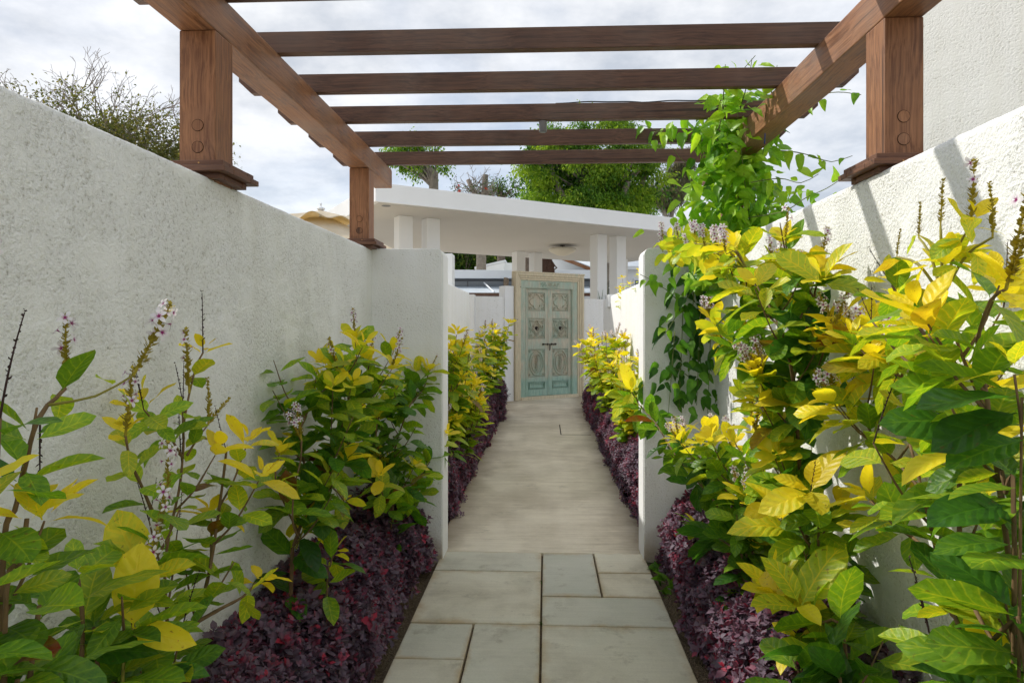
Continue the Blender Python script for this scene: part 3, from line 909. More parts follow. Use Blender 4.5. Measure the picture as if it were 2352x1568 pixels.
lw = (LX1 - LX0) / 2
YL = 0.045       # leaves sit back in the frame
for li in range(2):
    x0 = LX0 + 0.004 + li * lw
    x1 = LX0 + (li + 1) * lw - 0.004
    leaf = MB().box(x0, x1, YL + 0.012, YL + 0.045, LZ0 - 0.03, LZ1 - 0.006).build('door_leaf', M['door_leaf'], door)
    leaf['label'] = ('door leaf carrying the keeper of the bolt', 'door leaf beside the worn brown reveal')[li]
    st = 0.075
    pz = [(1.62, 1.955), (1.105, 1.485), (0.405, 0.915), (0.175, 0.315)]
    # stiles and rails stand proud of the panels
    for sx0, sx1 in ((x0, x0 + st * (1.0 if li else 0.8)), (x1 - st * (0.8 if li else 1.0), x1)):
        MB().box(sx0, sx1, YL - 0.004, YL + 0.0118, LZ0 - 0.03, LZ1 - 0.006).build('stile', M['door_leaf'], leaf, 0.002)
    px0, px1 = x0 + st * (1.0 if li else 0.8) + 0.0005, x1 - st * (0.8 if li else 1.0) - 0.0005
    edges = [LZ0 - 0.03] + [e for pr in pz[::-1] for e in pr] + [LZ1 - 0.006]
    for k in range(0, len(edges), 2):
        MB().box(px0, px1, YL - 0.0055, YL + 0.0116, edges[k], edges[k + 1]).build('rail', M['door_leaf'], leaf, 0.002)
    cx = (px0 + px1) / 2
    hw = (px1 - px0) / 2
    for k, (a, b) in enumerate(pz):
        pn = MB()
        pn.box(px0 + 0.018, px1 - 0.018, YL + 0.0075, YL + 0.0119, a + 0.018, b - 0.018)
        ring2d(pn, [(px0 + 0.010, a + 0.010), (px1 - 0.010, a + 0.010), (px1 - 0.010, b - 0.010), (px0 + 0.010, b - 0.010)], 0.014, YL + 0.0115, YL - 0.002)
        cz = (a + b) / 2
        yb_, yt_ = YL + 0.0078, YL - 0.013
        if k == 0:      # quatrefoil with four corner buds
            ol = []
            for q in range(64):
                an = 2 * math.pi * q / 64
                rr = 0.62 + 0.34 * abs(math.cos(2 * an)) ** 0.8
                ol.append((cx + (hw - 0.03) * rr * math.cos(an), cz + (b - a - 0.06) / 2 * rr * math.sin(an)))
            ring2d(pn, ol, 0.010, yb_, yt_)
            for sx in (-1, 1):
                for sz in (-1, 1):
                    ring2d(pn, ell(cx + sx * (hw - 0.05), cz + sz * ((b - a) / 2 - 0.052), 0.022, 0.024, 18), 0.008, yb_, yt_)
        elif k == 1:    # lozenge inside a scrolled border
            hh = (b - a) / 2
            ol = []
            for q in range(80):
                an = 2 * math.pi * q / 80
                ex = max(abs(math.cos(an)), abs(math.sin(an)))
                rr = (1 / ex) * (0.84 + 0.06 * math.cos(8 * an))
                ol.append((cx + (hw - 0.022) * rr * math.cos(an), cz + (hh - 0.022) * rr * math.sin(an)))
            ring2d(pn, ol, 0.010, yb_, yt_)
            for sc in (1.0, 0.72):
                ring2d(pn, [(cx - (hw - 0.055) * sc, cz), (cx, cz - (hh - 0.05) * sc), (cx + (hw - 0.055) * sc, cz), (cx, cz + (hh - 0.05) * sc)], 0.008, yb_, yt_)
            for sx in (-1, 1):
                for sz in (-1, 1):
                    for q in range(5):
                        an = q * 2 * math.pi / 5
                        ring2d(pn, ell(cx + sx * (hw - 0.062) + 0.009 * math.cos(an), cz + sz * (hh - 0.07) + 0.009 * math.sin(an), 0.007, 0.007, 8), 0.005, yb_, yt_ + 0.002)
        elif k == 2:    # oval medallion of leafy scrolls
            hh = (b - a) / 2
            ring2d(pn, ell(cx, cz, hw - 0.038, hh - 0.030, 48), 0.012, yb_, yt_ - 0.001)
            ring2d(pn, ell(cx, cz, hw - 0.082, hh - 0.085, 44), 0.008, yb_, yt_)
            for q in range(7):
                zc = cz + (q - 3) * 0.043
                r_ = 0.020 - 0.0017 * abs(q - 3) ** 1.5
                for s_ in (-1, 1):
                    ring2d(pn, curl(cx + s_ * 0.021, zc, r_, s_, 1.2, 14, q * 0.9), 0.007, yb_, yt_, False)
            ring2d(pn, [(cx, cz - 0.14), (cx, cz + 0.14)], 0.007, yb_, yt_, False)
            for sx in (-1, 1):
                for sz in (-1, 1):
                    ring2d(pn, curl(cx + sx * (hw - 0.036), cz + sz * (hh - 0.045), 0.016, sx, 1.3, 12, 1.0), 0.006, yb_, yt_, False)
        else:
            ring2d(pn, [(px0 + 0.03, a + 0.03), (px1 - 0.03, a + 0.03), (px1 - 0.03, b - 0.03), (px0 + 0.03, b - 0.03)], 0.008, yb_, yt_)
        pn.build('carved_panel', M['door_carve'] if k < 3 else M['door_leaf'], leaf)
    # ring pull on a boss
    RX = Matrix.Translation((cx, YL + 0.002, 1.305)) @ Matrix.Rotation(math.pi / 2, 4, 'X')
    MB().lathe([(0.032, 0.0), (0.030, 0.008), (0.016, 0.014), (0.013, 0.030), (0.0, 0.033)], 20, mtx=RX).build('handle_boss', M['iron'], leaf, smooth=True)
    tp = [(cx + 0.027 * math.cos(q * math.pi / 8) + 0.006, YL - 0.026 - 0.004 * math.sin(q * math.pi / 8), 1.292 + 0.033 * math.sin(q * math.pi / 8)) for q in range(17)]
    MB().tube(tp, 0.0045, 6, False).build('pull_ring', M['iron'], leaf, smooth=True)
mx_ = LX0 + lw
MB().box(mx_ - 0.016, mx_ + 0.016, YL - 0.014, YL - 0.0045, LZ0 - 0.02, LZ1 - 0.012).build('meeting_bead', M['door_leaf'], door, 0.003)
bolt = MB().tube([(mx_ - 0.15, YL - 0.024, 1.005), (mx_ + 0.17, YL - 0.024, 1.005)], 0.008, 8).build('bolt', M['iron'], door, smooth=True)
for bx in (-0.13, -0.03, 0.06, 0.14):
    MB().box(mx_ + bx - 0.007, mx_ + bx + 0.007, YL - 0.036, YL - 0.004, 0.988, 1.022).build('staple', M['iron'], bolt, 0.002)
MB().tube([(mx_ + 0.012, YL - 0.034, 1.0), (mx_ + 0.010, YL - 0.04, 0.95), (mx_ + 0.014, YL - 0.03, 0.905), (mx_ + 0.004, YL - 0.03, 0.89)], [0.009, 0.010, 0.009, 0.006], 8).build('hasp', M['iron'], bolt, smooth=True)

# walls either side of the door, in its line
bw = MB().box(-1.0, -0.20, 0.03, 0.20, -0.2, 1.86)
o = bw.build('garden_wall', M['stucco_far'], None, 0.008); o.location = door.location; o.rotation_euler = (0, 0, DA)
tag(o, 'low white wall joining the tall white post beside the carved door', 'wall')
o = MB().box(DW + 0.016, DW + 1.9, 0.03, 0.20, -0.2, 1.868).build('garden_wall', M['stucco_far'], None, 0.008); o.location = door.location; o.rotation_euler = (0, 0, DA)
tag(o, 'low white wall between the carved door and the sunlit corridor wall', 'wall')
o = MB().box(-0.199, -0.016, 0.0, 0.22, -0.2, 2.06).build('gate_post', M['white'], None, 0.006); o.location = door.location; o.rotation_euler = (0, 0, DA)
tag(o, 'square white post close against the cream door frame', 'post')
vsd = []
dw = MB()
for k in range(5):
    pts = [(-0.16 + 0.02 * k + 0.02 * math.sin(i * 1.3 + k), 0.06 + 0.02 * k, 2.06 + 0.05 * i) for i in range(4)]
    dw.tube(pts, [0.035, 0.045, 0.035, 0.015], 7)
o = dw.build('driftwood', M['driftwood'], None); o.location = door.location; o.rotation_euler = (0, 0, DA)
tag(o, 'rough brown lump of driftwood on the white post beside the door', 'driftwood')
o = MB().box(-1.46, -1.225, 8.42, 8.66, -0.2, 2.29).build('gate_post', M['white'], None, 0.006)
tag(o, 'tall square white post behind the shaded corridor wall', 'post')
o = MB().box(-1.36, -1.17, 10.55, 10.78, -0.2, 1.86).build('wall_pier', M['stucco_far'], None, 0.006)
tag(o, 'short white pier ending the low wall beyond the shaded shrubs', 'wall pier')

# ------------------------------------------------------------------ buildings seen under the pavilion roof
def thing_at(name, y, label, cat, x=0.0, rz=0.0, group=None):
    return empty(name, (x, y, 0), label, cat, group, rz)


b1 = thing_at('flat_roofed_building', 22.0, 'low white flat roofed building with a dark window band and metal awning', 'building', -1.4, math.radians(3))
MB().box(-4.5, 3.2, 0.35, 5, -0.2, 2.85).build('wall', M['trimwhite'], b1)
MB().box(-4.8, 3.4, 0.0, 5.2, 2.98, 3.27).build('roof', M['trimwhite'], b1, 0.01)
MB().box(-4.4, 3.1, 0.30, 0.345, 2.70, 2.90).build('window_band', M['glass'], b1)
MB().box(-4.45, 3.15, 0.25, 0.299, 2.90, 2.97).build('gutter', M['charcoal'], b1)
for k in range(6):
    MB().box(-3.8 + k * 1.25, -3.76 + k * 1.25, 0.28, 0.2995, 2.68, 2.90).build('mullion', M['charcoal'], b1)
aw = MB(); aw.prism([(0.30, 2.72), (-1.9, 2.39), (-1.9, 2.36), (0.30, 2.69)], -4.3, 2.9, 0)
awo = aw.build('awning', M['roofmetal'], b1)
MB().box(-4.3, 2.9, -1.96, -1.905, 2.28, 2.38).build('awning_edge', M['wood_x'], awo)
for k in range(5):
    MB().tube([(-3.35 + k * 1.32, 0.1, 2.86 - 0.02), (-2.95 + k * 1.32, -1.8, 2.42)], 0.025, 6).build('stay_rod', M['trimwhite'], awo)

b2 = thing_at('house', 29.0, 'white house with a sloping parapet rising above the flat roofed building', 'house', -2.2)
MB().prism([(-0.95, -0.2), (0.35, -0.2), (0.35, 4.23), (-0.95, 3.93)], 0.0, 5.0, 1).build('wall', M['white'], b2)
MB().prism([(-1.0, 3.935), (0.40, 4.25), (0.40, 4.34), (-1.0, 4.02)], -0.06, 5.0, 1).build('parapet', M['trimwhite'], b2)
MB().box(0.352, 1.9, 0.15, 5.0, -0.2, 4.22).build('side_wall', M['white'], b2)

b3 = thing_at('house', 25.0, 'white house with a corrugated metal gable roof, downpipe and small casement windows', 'house', 1.0)
MB().box(0.75, 7.5, 0.5, 6, -0.2, 3.55).build('wall', M['trimwhite'], b3)
MB().prism([(-2.6, -0.2), (0.7, -0.2), (0.7, 3.45), (-0.55, 3.95), (-2.6, 3.2)], -0.6, 5.0, 1).build('gable_wall', M['white'], b3)
rf3 = MB().prism([(-0.55, 4.02), (0.98, 3.42), (0.98, 3.36), (-0.55, 3.96)], -0.95, 5.2, 1).build('roof', M['roofmetal'], b3)
for k in range(14):
    MB().prism([(-0.55, 4.05), (0.98, 3.45), (0.98, 3.42), (-0.55, 4.02)], -0.9 + k * 0.42, -0.80 + k * 0.42, 1).build('roof_rib', M['roofmetal'], rf3)
MB().prism([(-0.60, 4.03), (0.95, 3.42), (0.95, 3.28), (-0.60, 3.89)], -1.0, -0.955, 1).build('barge_board', M['wood_y'], b3)
MB().prism([(-2.7, 3.0), (0.4, 3.35), (0.4, 3.25), (-2.7, 2.9)], -1.7, -0.7, 1).build('porch_roof', M['trimwhite'], b3)
MB().box(0.4, 7.6, 0.2, 0.5, 3.55, 3.68).build('eaves', M['trimwhite'], b3)
MB().tube([(0.95, -0.80, 3.35), (0.88, -0.72, 3.0), (0.80, -0.68, 2.8), (0.80, -0.68, 0.0)], 0.06, 10).build('downpipe', M['trimwhite'], b3, smooth=True)
for wx in (1.30, 2.45, 3.9):
    w = MB()
    for bx in ((0, 0.05, 0, 1.15), (0.60, 0.65, 0, 1.15), (0.05, 0.60, 0, 0.05), (0.05, 0.60, 1.10, 1.15), (0.05, 0.60, 0.78, 0.83), (0.30, 0.34, 0.05, 0.78)):
        w.box(wx + bx[0], wx + bx[1], 0.44, 0.499, 2.05 + bx[2], 2.05 + bx[3])
    wo = w.build('window', M['trimwhite'], b3)
    MB().box(wx + 0.05, wx + 0.60, 0.485, 0.4985, 2.10, 3.15).build('pane', M['glass'], wo)
    MB().box(wx - 0.04, wx + 0.69, 0.38, 0.4985, 1.99, 2.048).build('sill', M['trimwhite'], wo)


# ------------------------------------------------------------------ leaf soups, trees
def unit(A):
    return A / np.maximum(np.linalg.norm(A, axis=-1, keepdims=True), 1e-9)


def soup(P, D, N, L, Wd, tint, fold=0.12, curl_=0.10):
    """Leaf shapes of four triangles: P bases, D directions, N normals."""
    n = len(P)
    D = unit(D); S = unit(np.cross(D, N)); N = unit(np.cross(S, D))
    L = L[:, None]; Wd = Wd[:, None]
    V = np.stack([P, P + D * L * 0.45 + S * Wd + N * L * fold, P + D * L * 0.5, P + D * L * 0.45 - S * Wd + N * L * fold, P + D * L - N * L * curl_], 1)
    b = (np.arange(n) * 5)[:, None, None]
    T = np.array([[0, 1, 2], [0, 2, 3], [2, 1, 4], [3, 2, 4]])[None]
    return V.reshape(-1, 3), (T + b).reshape(-1, 3), np.repeat(tint, 5)


def soup8(P, D, N, L, Wd, tint, fold=0.12, curl_=0.10):
    """Rounder leaf shapes of eight triangles, smooth shaded."""
    n = len(P)
    D = unit(D); S = unit(np.cross(D, N)); N = unit(np.cross(S, D))
    L = L[:, None]; Wd = Wd[:, None]
    V = np.stack([P, P + D * L * 0.28 + S * Wd * 0.85 + N * L * fold * 0.7, P + D * L * 0.62 + S * Wd * 0.82 + N * L * (fold - curl_ * 0.3),
                  P + D * L - N * L * curl_, P + D * L * 0.62 - S * Wd * 0.82 + N * L * (fold - curl_ * 0.3), P + D * L * 0.28 - S * Wd * 0.85 + N * L * fold * 0.7,
                  P + D * L * 0.30, P + D * L * 0.64 - N * L * curl_ * 0.3], 1)
    b = (np.arange(n) * 8)[:, None, None]
    T = np.array([[0, 1, 6], [0, 6, 5], [6, 1, 2], [6, 2, 7], [5, 6, 7], [5, 7, 4], [7, 2, 3], [4, 7, 3]])[None]
    return V.reshape(-1, 3), (T + b).reshape(-1, 3), np.repeat(tint, 8)


def rand_unit(n):
    return unit(nrg.normal(size=(n, 3)))


def grow(base, height, spread, levels, n0, rad, seed, up=0.55, trunk=0.35, lean=(0, 0)):
    """Recursive limbs: returns tube segments and tip points with directions."""
    r = random.Random(seed)
    segs, tips = [], []

    def rec(p, d, ln, ra, lv):
        pts = [p.copy()]; rs = [ra]
        q = p.copy(); dd = d.copy()
        k = 4 if lv else 5
        for i in range(k):
            dd = (dd + Vector((r.gauss(0, .16), r.gauss(0, .16), r.gauss(0, .10) + 0.04 * up))).normalized()
            q = q + dd * (ln / k)
            pts.append(q.copy()); rs.append(ra * (1 - 0.45 * (i + 1) / k))
        segs.append((pts, rs, lv))
        if lv >= levels:
            tips.append((q.copy(), dd.copy())); return
        nb = n0 if lv == 0 else r.choice((2, 3, 3))
        for j in range(nb):
            t = 1.0 if j == 0 else r.uniform(0.45, 1.0)
            o_ = pts[min(k, max(1, round(t * k)))]
            an = r.uniform(0, 2 * math.pi)
            side = Vector((math.cos(an), math.sin(an), 0))
            nd = (dd * (0.55 + 0.3 * r.random()) + side * spread * r.uniform(0.5, 1.1) + Vector((0, 0, up * r.uniform(0.1, 0.7)))).normalized()
            rec(o_.copy(), nd, ln * r.uniform(0.62, 0.82), rs[-1] * r.uniform(0.65, 0.95), lv + 1)
    rec(Vector(base), Vector((lean[0], lean[1], 1)).normalized(), height * trunk, rad, 0)
    return segs, tips


def tree_wood(root, segs, mat, sides=6, rmin=0.004):
    """The trunk is the first segment, the limbs the rest."""
    off = root.location
    for nm, pick in (('trunk', lambda l: l == 0), ('limbs', lambda l: l > 0)):
        m_ = MB()
        for pts, rs, lv in segs:
            if pick(lv):
                m_.tube([p - off for p in pts], [max(rmin, x) for x in rs], sides if lv < 2 else 4, lv < 2)
        if m_.v:
            o_ = m_.build(nm, mat, root, smooth=True)


def crown(root, pts, dirs, per, rad, L, wr, mat, tintf, droop=0.3, flat=1.0, name='crown', up=0.2):
    n = len(pts) * per
    C = np.repeat(np.array([tuple(p) for p in pts]), per, 0)
    off = nrg.normal(size=(n, 3)) * rad * 0.6
    off[:, 2] *= flat
    P = C + off
    D = rand_unit(n) + unit(off) * 0.8 + np.array([0, 0, -droop])
    N = rand_unit(n) * 0.7 + np.array([0, 0, 1.0])
    Ls = L * nrg.uniform(0.6, 1.3, n)
    rel = unit(off)[:, 2]
    tint = np.clip(tintf(n) + 0.0 * rel, 0, 1)
    V, Fc, T = soup(P - np.array(root.location)[None], D, N, Ls, Ls * wr, tint)
    o_ = link(name, mesh_np(name, V, Fc, mat, False, T), root)
    o_['kind'] = 'stuff'
    return o_


# dense bright fig tree above the pavilion roof
def fig_tree():
    Y = 25.0
    base = Vector((2.0, Y, 0))
    root = empty('fig_tree', base, 'big dense bright green fig tree towering above the pavilion roof', 'tree')
    m_ = MB(); m_.tube([(0, 0, 0), (0.05, 0, 2), (0.2, 0, 4.4), (0.3, 0, 6.4)], [0.42, 0.36, 0.30, 0.18], 10)
    m_.build('trunk', M['bark_pale'], root, smooth=True)
    r = random.Random(5)
    lm = MB()
    lm.tube([(0.1, 0, 4.2), (-0.7, -0.6, 5.2), (-1.6, -0.9, 6.6), (-2.0, -0.8, 8.0)], [0.18, 0.15, 0.12, 0.06], 8)
    lm.tube([(0.1, -0.2, 4.6), (0.55, -1.2, 5.4), (1.0, -1.5, 6.6)], [0.20, 0.17, 0.10], 8)
    lm.tube([(0.2, 0, 5.0), (1.5, 0.1, 6.2), (2.1, 0.2, 8.0)], [0.2, 0.15, 0.08], 8)
    pts = []
    for k in range(200):      # clumps over the outside of an uneven dome
        a = r.uniform(0, 2 * math.pi); h = r.random()
        z = 5.45 + 3.6 * h
        rr = 2.45 * (1 - max(0, (h - 0.45) / 0.62) ** 2) ** 0.5 if h > 0.45 else 2.05 + 0.9 * h
        rr *= r.uniform(0.78, 1.08) + 0.10 * math.sin(3 * a + 5 * h)
        p = Vector((-0.35 + rr * math.cos(a), rr * math.sin(a) * 0.9, z + r.gauss(0, 0.12)))
        pts.append(p + base)
        if k % 3 == 0:
            lm.tube([(0.2, 0, 5.2 + 1.5 * h), p * 0.6 + Vector((0.1, 0, 2.4)), p], [0.06, 0.04, 0.012], 5)
    lm.build('limbs', M['bark_pale'], root, smooth=True)
    crown(root, pts, None, 330, 0.34, 0.13, 0.24, M['ficus'], lambda n: np.clip(np.repeat(nrg.beta(1.6, 1.6, n // 330), 330) * 0.62 + nrg.beta(2, 2, n) * 0.45 + 0.02, 0, 1), droop=1.2, flat=0.65)
    inner = [base + Vector((-0.35 + r.gauss(0, 0.9), r.gauss(0, 0.8), 5.9 + 2.2 * r.random())) for k in range(60)]
    o_ = crown(root, inner, None, 90, 0.5, 0.17, 0.3, M['ficus'], lambda n: nrg.beta(1.2, 5.0, n), droop=0.8, name='inner_foliage')


fig_tree()


# half bare tree over the shaded wall
def bare_tree():
    Y = 13.5
    for (px, top, bot, hh, seed) in ((203, 135, 350, 3.5, 4),):
        base = atY(px, 345, Y); base.z = 0
        root = empty('half_bare_tree', base, 'half bare tree with grey twigs and sparse olive leaves above the shaded wall', 'tree')
        segs, tips = [], []
        r = random.Random(seed)
        m_ = MB()
        trunk = [Vector(base) + Vector((0.05 * math.sin(z), 0, z)) for z in (0, 1.5, 3.0, 4.0)]
        segs.append((trunk, [0.16, 0.14, 0.12, 0.10], 0))
        for k in range(19):
            a = -1.45 + 2.9 * k / 18 + r.gauss(0, 0.08)
            st = Vector(base) + Vector((0.03 * k, 0, 3.4 + 0.5 * r.random()))
            d = Vector((math.sin(a) * 1.0, r.gauss(0, 0.5), math.cos(a) * 1.0 + 0.25)).normalized()
            ln = (2.3 + 0.8 * math.cos(a)) * r.uniform(0.85, 1.15)
            sg, tp = [], []

            def rec(p, d, ln, ra, lv):
                pts = [p.copy()]; q = p.copy(); dd = d.copy()
                for i in range(5):
                    dd = (dd + Vector((r.gauss(0, .13), r.gauss(0, .13), r.gauss(0, .10)))).normalized()
                    q = q + dd * (ln / 5); pts.append(q.copy())
                segs.append((pts, [ra * (1 - 0.11 * i) for i in range(6)], 1 + lv))
                if lv >= 4:
                    tips.append((q, dd, lv)); return
                for j in range(4 if lv < 2 else 3 if lv < 3 else 2):
                    o_ = pts[r.choice((2, 3, 4, 5)) if j else 5]
                    sd = Vector((r.gauss(0, 1), r.gauss(0, 1), r.gauss(0, 0.6) + 0.25)).normalized()
                    rec(o_.copy(), (dd + sd * 0.75).normalized(), ln * r.uniform(0.42, 0.6), ra * 0.55, lv + 1)
            rec(st, d, ln * 0.62, 0.035, 0)
        tree_wood(root, segs, M['bark_grey'], 5, 0.0035)
        cut = [t[0] for t in tips if (t[0].z < 5.15 + 0.95 * vnoise(np.array([[t[0].x * 2, t[0].y * 2, 0.3]]), 1.0, 4)[0] or t[0].x < base.x - 1.2) and r.random() < 0.9]
        low = [Vector(base) + Vector((r.uniform(-1.6, 1.55), r.gauss(0, 0.6), 3.7 + r.random() * 1.25)) for k in range(150)]
        crown(root, cut + low, None, 36, 0.24, 0.066, 0.3, M['olive'], lambda n: nrg.beta(2, 2, n), droop=0.2)


bare_tree()


def small_tree(px, py_top, py_bot, Y, w, label, name, seed, mat, bark, n=26, per=110, L=0.09, tint=(2, 2), dro=0.5, fol=True, trunk_px=None):
    top = atY(px, py_top, Y); bot = atY(px, py_bot, Y)
    tp = atY(trunk_px if trunk_px else px, py_bot, Y)
    base = Vector((tp.x, Y, 0))
    root = empty(name, base, label, 'tree')
    r = random.Random(seed)
    m_ = MB()
    m_.tube([(0, 0, 0), (0.02, 0, bot.z * 0.6), ((tp.x - base.x), 0, bot.z), ((top.x - base.x) * 0.7, 0, (bot.z + top.z) / 2)], [0.22, 0.19, 0.17, 0.12] if fol and Y < 35 else [0.14, 0.12, 0.10, 0.06], 9)
    m_.build('trunk', bark, root, smooth=True)
    lm = MB(); pts = []
    for k in range(n):
        p = Vector((top.x + r.gauss(0, w * 0.42), Y + r.gauss(0, w * 0.35), bot.z + (top.z - bot.z) * r.betavariate(2.2, 1.4)))
        pts.append(p)
        q = Vector((tp.x, Y, bot.z - 0.6 + 0.4 * r.random()))
        lm.tube([q - base, (q * 0.5 + p * 0.5) - base + Vector((r.gauss(0, .1), 0, .15)), p - base], [0.05, 0.03, 0.008], 5)
    lm.build('limbs', bark, root, smooth=True)
    if fol:
        crown(root, pts, None, per, w * 0.2, L, 0.28, mat, lambda n_: nrg.beta(*tint, n_), droop=dro)
    return root


small_tree(945, 330, 400, 23.0, 1.15, 'small green tree with a thick bare leaning trunk over the pavilion roof', 'small_tree', 3, M['ficus'], M['bark_pale'], 26, 230, 0.10, (2, 2.4), 0.9, trunk_px=996)
small_tree(1150, 425, 452, 30.0, 1.4, 'low feathery dark green tree between bare branches and the fig tree', 'feathery_tree', 8, M['deepgreen'], M['bark_dark'], 22, 70, 0.10, (2, 2), 0.9)


def coral_tree():
    Y = 27.0
    b0 = atY(1105, 470, Y); base = Vector((b0.x, Y, 0))
    root = empty('coral_tree', base, 'leafless grey tree with lopped limbs and a few red blossoms', 'tree')
    m_ = MB()
    z0 = b0.z
    m_.tube([(0, 0, 0), (0, 0, z0 - 0.6), (0.12, 0, z0 + 0.1), (0.18, 0, z0 + 1.25)], [0.24, 0.2, 0.15, 0.12], 9)
    m_.build('trunk', M['bark_pale'], root, smooth=True)
    lm = MB()
    lm.tube([(0.05, 0, z0 - 0.1), (-0.3, 0, z0 + 0.55), (-0.55, 0, z0 + 1.05)], [0.14, 0.12, 0.10], 8)
    r = random.Random(12)
    tips = []
    for k in range(46):
        a = r.uniform(0, 2 * math.pi)
        s = Vector((r.uniform(-0.5, 0.25), r.gauss(0, 0.1), z0 + r.uniform(-0.2, 0.8)))
        d = Vector((math.cos(a), math.sin(a) * 0.6, r.uniform(-0.1, 0.9)))
        q = s.copy(); pts = [q.copy()]
        for i in range(5):
            d = (d + Vector((r.gauss(0, .25), r.gauss(0, .25), r.gauss(0.05, .2)))).normalized()
            q = q + d * 0.2; pts.append(q.copy())
        lm.tube(pts, [0.022, 0.018, 0.014, 0.012, 0.010, 0.008], 4)
        for j in range(3):
            e = pts[r.choice((2, 3, 4, 5))]; dd = Vector((r.gauss(0, 1), r.gauss(0, 1), r.gauss(0.3, 1))).normalized()
            lm.tube([e, e + dd * 0.12, e + dd * 0.22 + Vector((0, 0, 0.04))], [0.010, 0.008, 0.006], 4)
        tips.append(q.copy())
    lm.build('limbs', M['bark_grey'], root, smooth=True)
    left = [base + t for t in tips if t.x < 0.15 and t.z < z0 + 0.9] + [base + Vector((-1.0 + 0.35 * r.random(), 0, z0 + 0.3 * r.random())) for _ in range(6)]
    crown(root, left, None, 26, 0.16, 0.075, 0.3, M['deepgreen'], lambda n: nrg.beta(1.5, 3, n), droop=0.3)
    for k in range(8):
        c = Vector((r.uniform(-1.3, 0.3), -0.2, z0 + r.uniform(0.1, 0.8)))
        f = MB()
        for j in range(7):
            dd = Vector((r.gauss(0, 1), r.gauss(0, 1), r.gauss(0.4, 1))).normalized()
            f.tube([c, c + dd * 0.05, c + dd * 0.085], [0.010, 0.02, 0.004], 5)
        f.build('blossom', M['redflower'], root)


coral_tree()


def casuarina():
    Y = 32.0
    b0 = atY(1545, 490, Y); base = Vector((b0.x, Y, 0))
    root = empty('casuarina_tree', base, 'wispy grey brown needle tree between the fig tree and the vine', 'tree')
    r = random.Random(31)
    t1 = [atY(1538, 520, Y), atY(1545, 480, Y), atY(1556, 440, Y), atY(1562, 400, Y), atY(1566, 376, Y)]
    t2 = [atY(1538, 520, Y), atY(1520, 470, Y), atY(1508, 440, Y)]
    m_ = MB(); m_.tube([(0, 0, 0)] + [p - base for p in t1], [0.25, 0.14, 0.11, 0.08, 0.05, 0.02], 8)
    m_.build('trunk', M['bark_pale'], root, smooth=True)
    lm = MB(); lm.tube([p - base for p in t2], [0.11, 0.08, 0.03], 6)
    pts = []
    for k in range(80):
        s = r.choice((t1, t1, t2)); i = r.randrange(1, len(s) - 1) if len(s) > 2 else 1
        a = s[i].lerp(s[i + 1], r.random()) if i + 1 < len(s) else s[i]
        d = Vector((r.gauss(0, 1), r.gauss(0, 0.7), r.uniform(-0.1, 0.8))).normalized()
        ln = r.uniform(0.25, 0.75)
        e = a + d * ln
        lm.tube([a - base, e - base], [0.02, 0.006], 4)
        pts += [a.lerp(e, 0.6), e]
    lm.build('limbs', M['bark_pale'], root, smooth=True)
    crown(root, pts, None, 85, 0.24, 0.20, 0.09, M['needle'], lambda n: nrg.beta(2, 2, n), droop=1.6)


casuarina()

# trees seen below the pavilion roof
for (px, y0_, y1_, Y, w, lab, seed) in ((1052, 540, 690, 36, 2.4, 'dark round tree filling the gap beside the tall white post', 41), (1098, 540, 690, 39, 3.0, 'yellow green leafy tree behind the sloping parapet', 42), (1160, 550, 690, 42, 3.2, 'dark tree glimpsed above the sloping parapet under the pavilion roof', 43), (1010, 520, 690, 40, 3.0, 'dark tree mostly hidden behind the shaded pier', 44)):
    small_tree(px, y0_, y1_, Y, w, lab, 'distant_tree', seed, M['deepgreen'], M['bark_dark'], 110, 110, 0.2, (2, 2.0), 0.6)


def palm(px, Y, label, rad, dead):
    b0 = atY(px, 620, Y); base = Vector((b0.x, Y, 0))
    root = empty('palm_tree', base, label, 'palm')
    r = random.Random(int(px))
    m_ = MB()
    ht = 4.6
    pts = [(0.02 * math.sin(i * 0.7), 0, ht * i / 24) for i in range(25)]
    m_.tube(pts, [rad * (1 + (0.12 if i % 2 else -0.06)) for i in range(25)], 10)
    m_.build('trunk', M['bark_dark'], root)
    for k in range(12):
        a = k * 2 * math.pi / 12
        f = MB(); dr = r.uniform(0.6, 1.2)
        pp = [Vector((math.cos(a) * t * 1.5, math.sin(a) * t * 1.5, ht + 0.5 * math.sin(t * 2.2) - dr * t * t)) for t in (0, .25, .5, .75, 1)]
        f.tube(pp, [0.03, 0.025, 0.02, 0.015, 0.006], 5)
        for i in range(24):
            t = 0.2 + 0.8 * i / 24
            j = min(3, int(t * 4)); q = pp[j].lerp(pp[j + 1], t * 4 - j)
            for s_ in (-1, 1):
                d = Vector((-math.sin(a) * s_ + math.cos(a) * 0.6, math.cos(a) * s_ + math.sin(a) * 0.6, -0.35)).normalized() * 0.4
                f.add([q, q + d * 0.5 + Vector((0, 0, 0.02)), q + d, q + d * 0.5 - Vector((0, 0, 0.03))], [(0, 1, 2, 3)])
        f.build('frond', M['palmgreen'], root)
    if dead:
        for k in range(dead):
            f = MB()
            x = r.uniform(-0.1, 0.35)
            for j in range(12):
                f.tube([(x + r.gauss(0, .05), -0.2, 3.45), (x + 0.1 + r.gauss(0, .07), -0.25, 3.1 + r.gauss(0, .08)), (x + 0.02 + r.gauss(0, .10), -0.25, 2.9 + r.gauss(0, .12))], [0.02, 0.03, 0.005], 4)
            f.build('dead_frond', M['palmbrown'], root)


M['palmgreen'] = plain('palm_leaf', (0.06, 0.12, 0.02), 0.5, 0.4, 0.4)
palm(1213, 19.0, 'palm trunk with ringed rough bark between the far pavilion columns', 0.085, 0)
palm(1246, 20.5, 'palm trunk with hanging dead brown fronds behind the ceiling lamp', 0.13, 3)

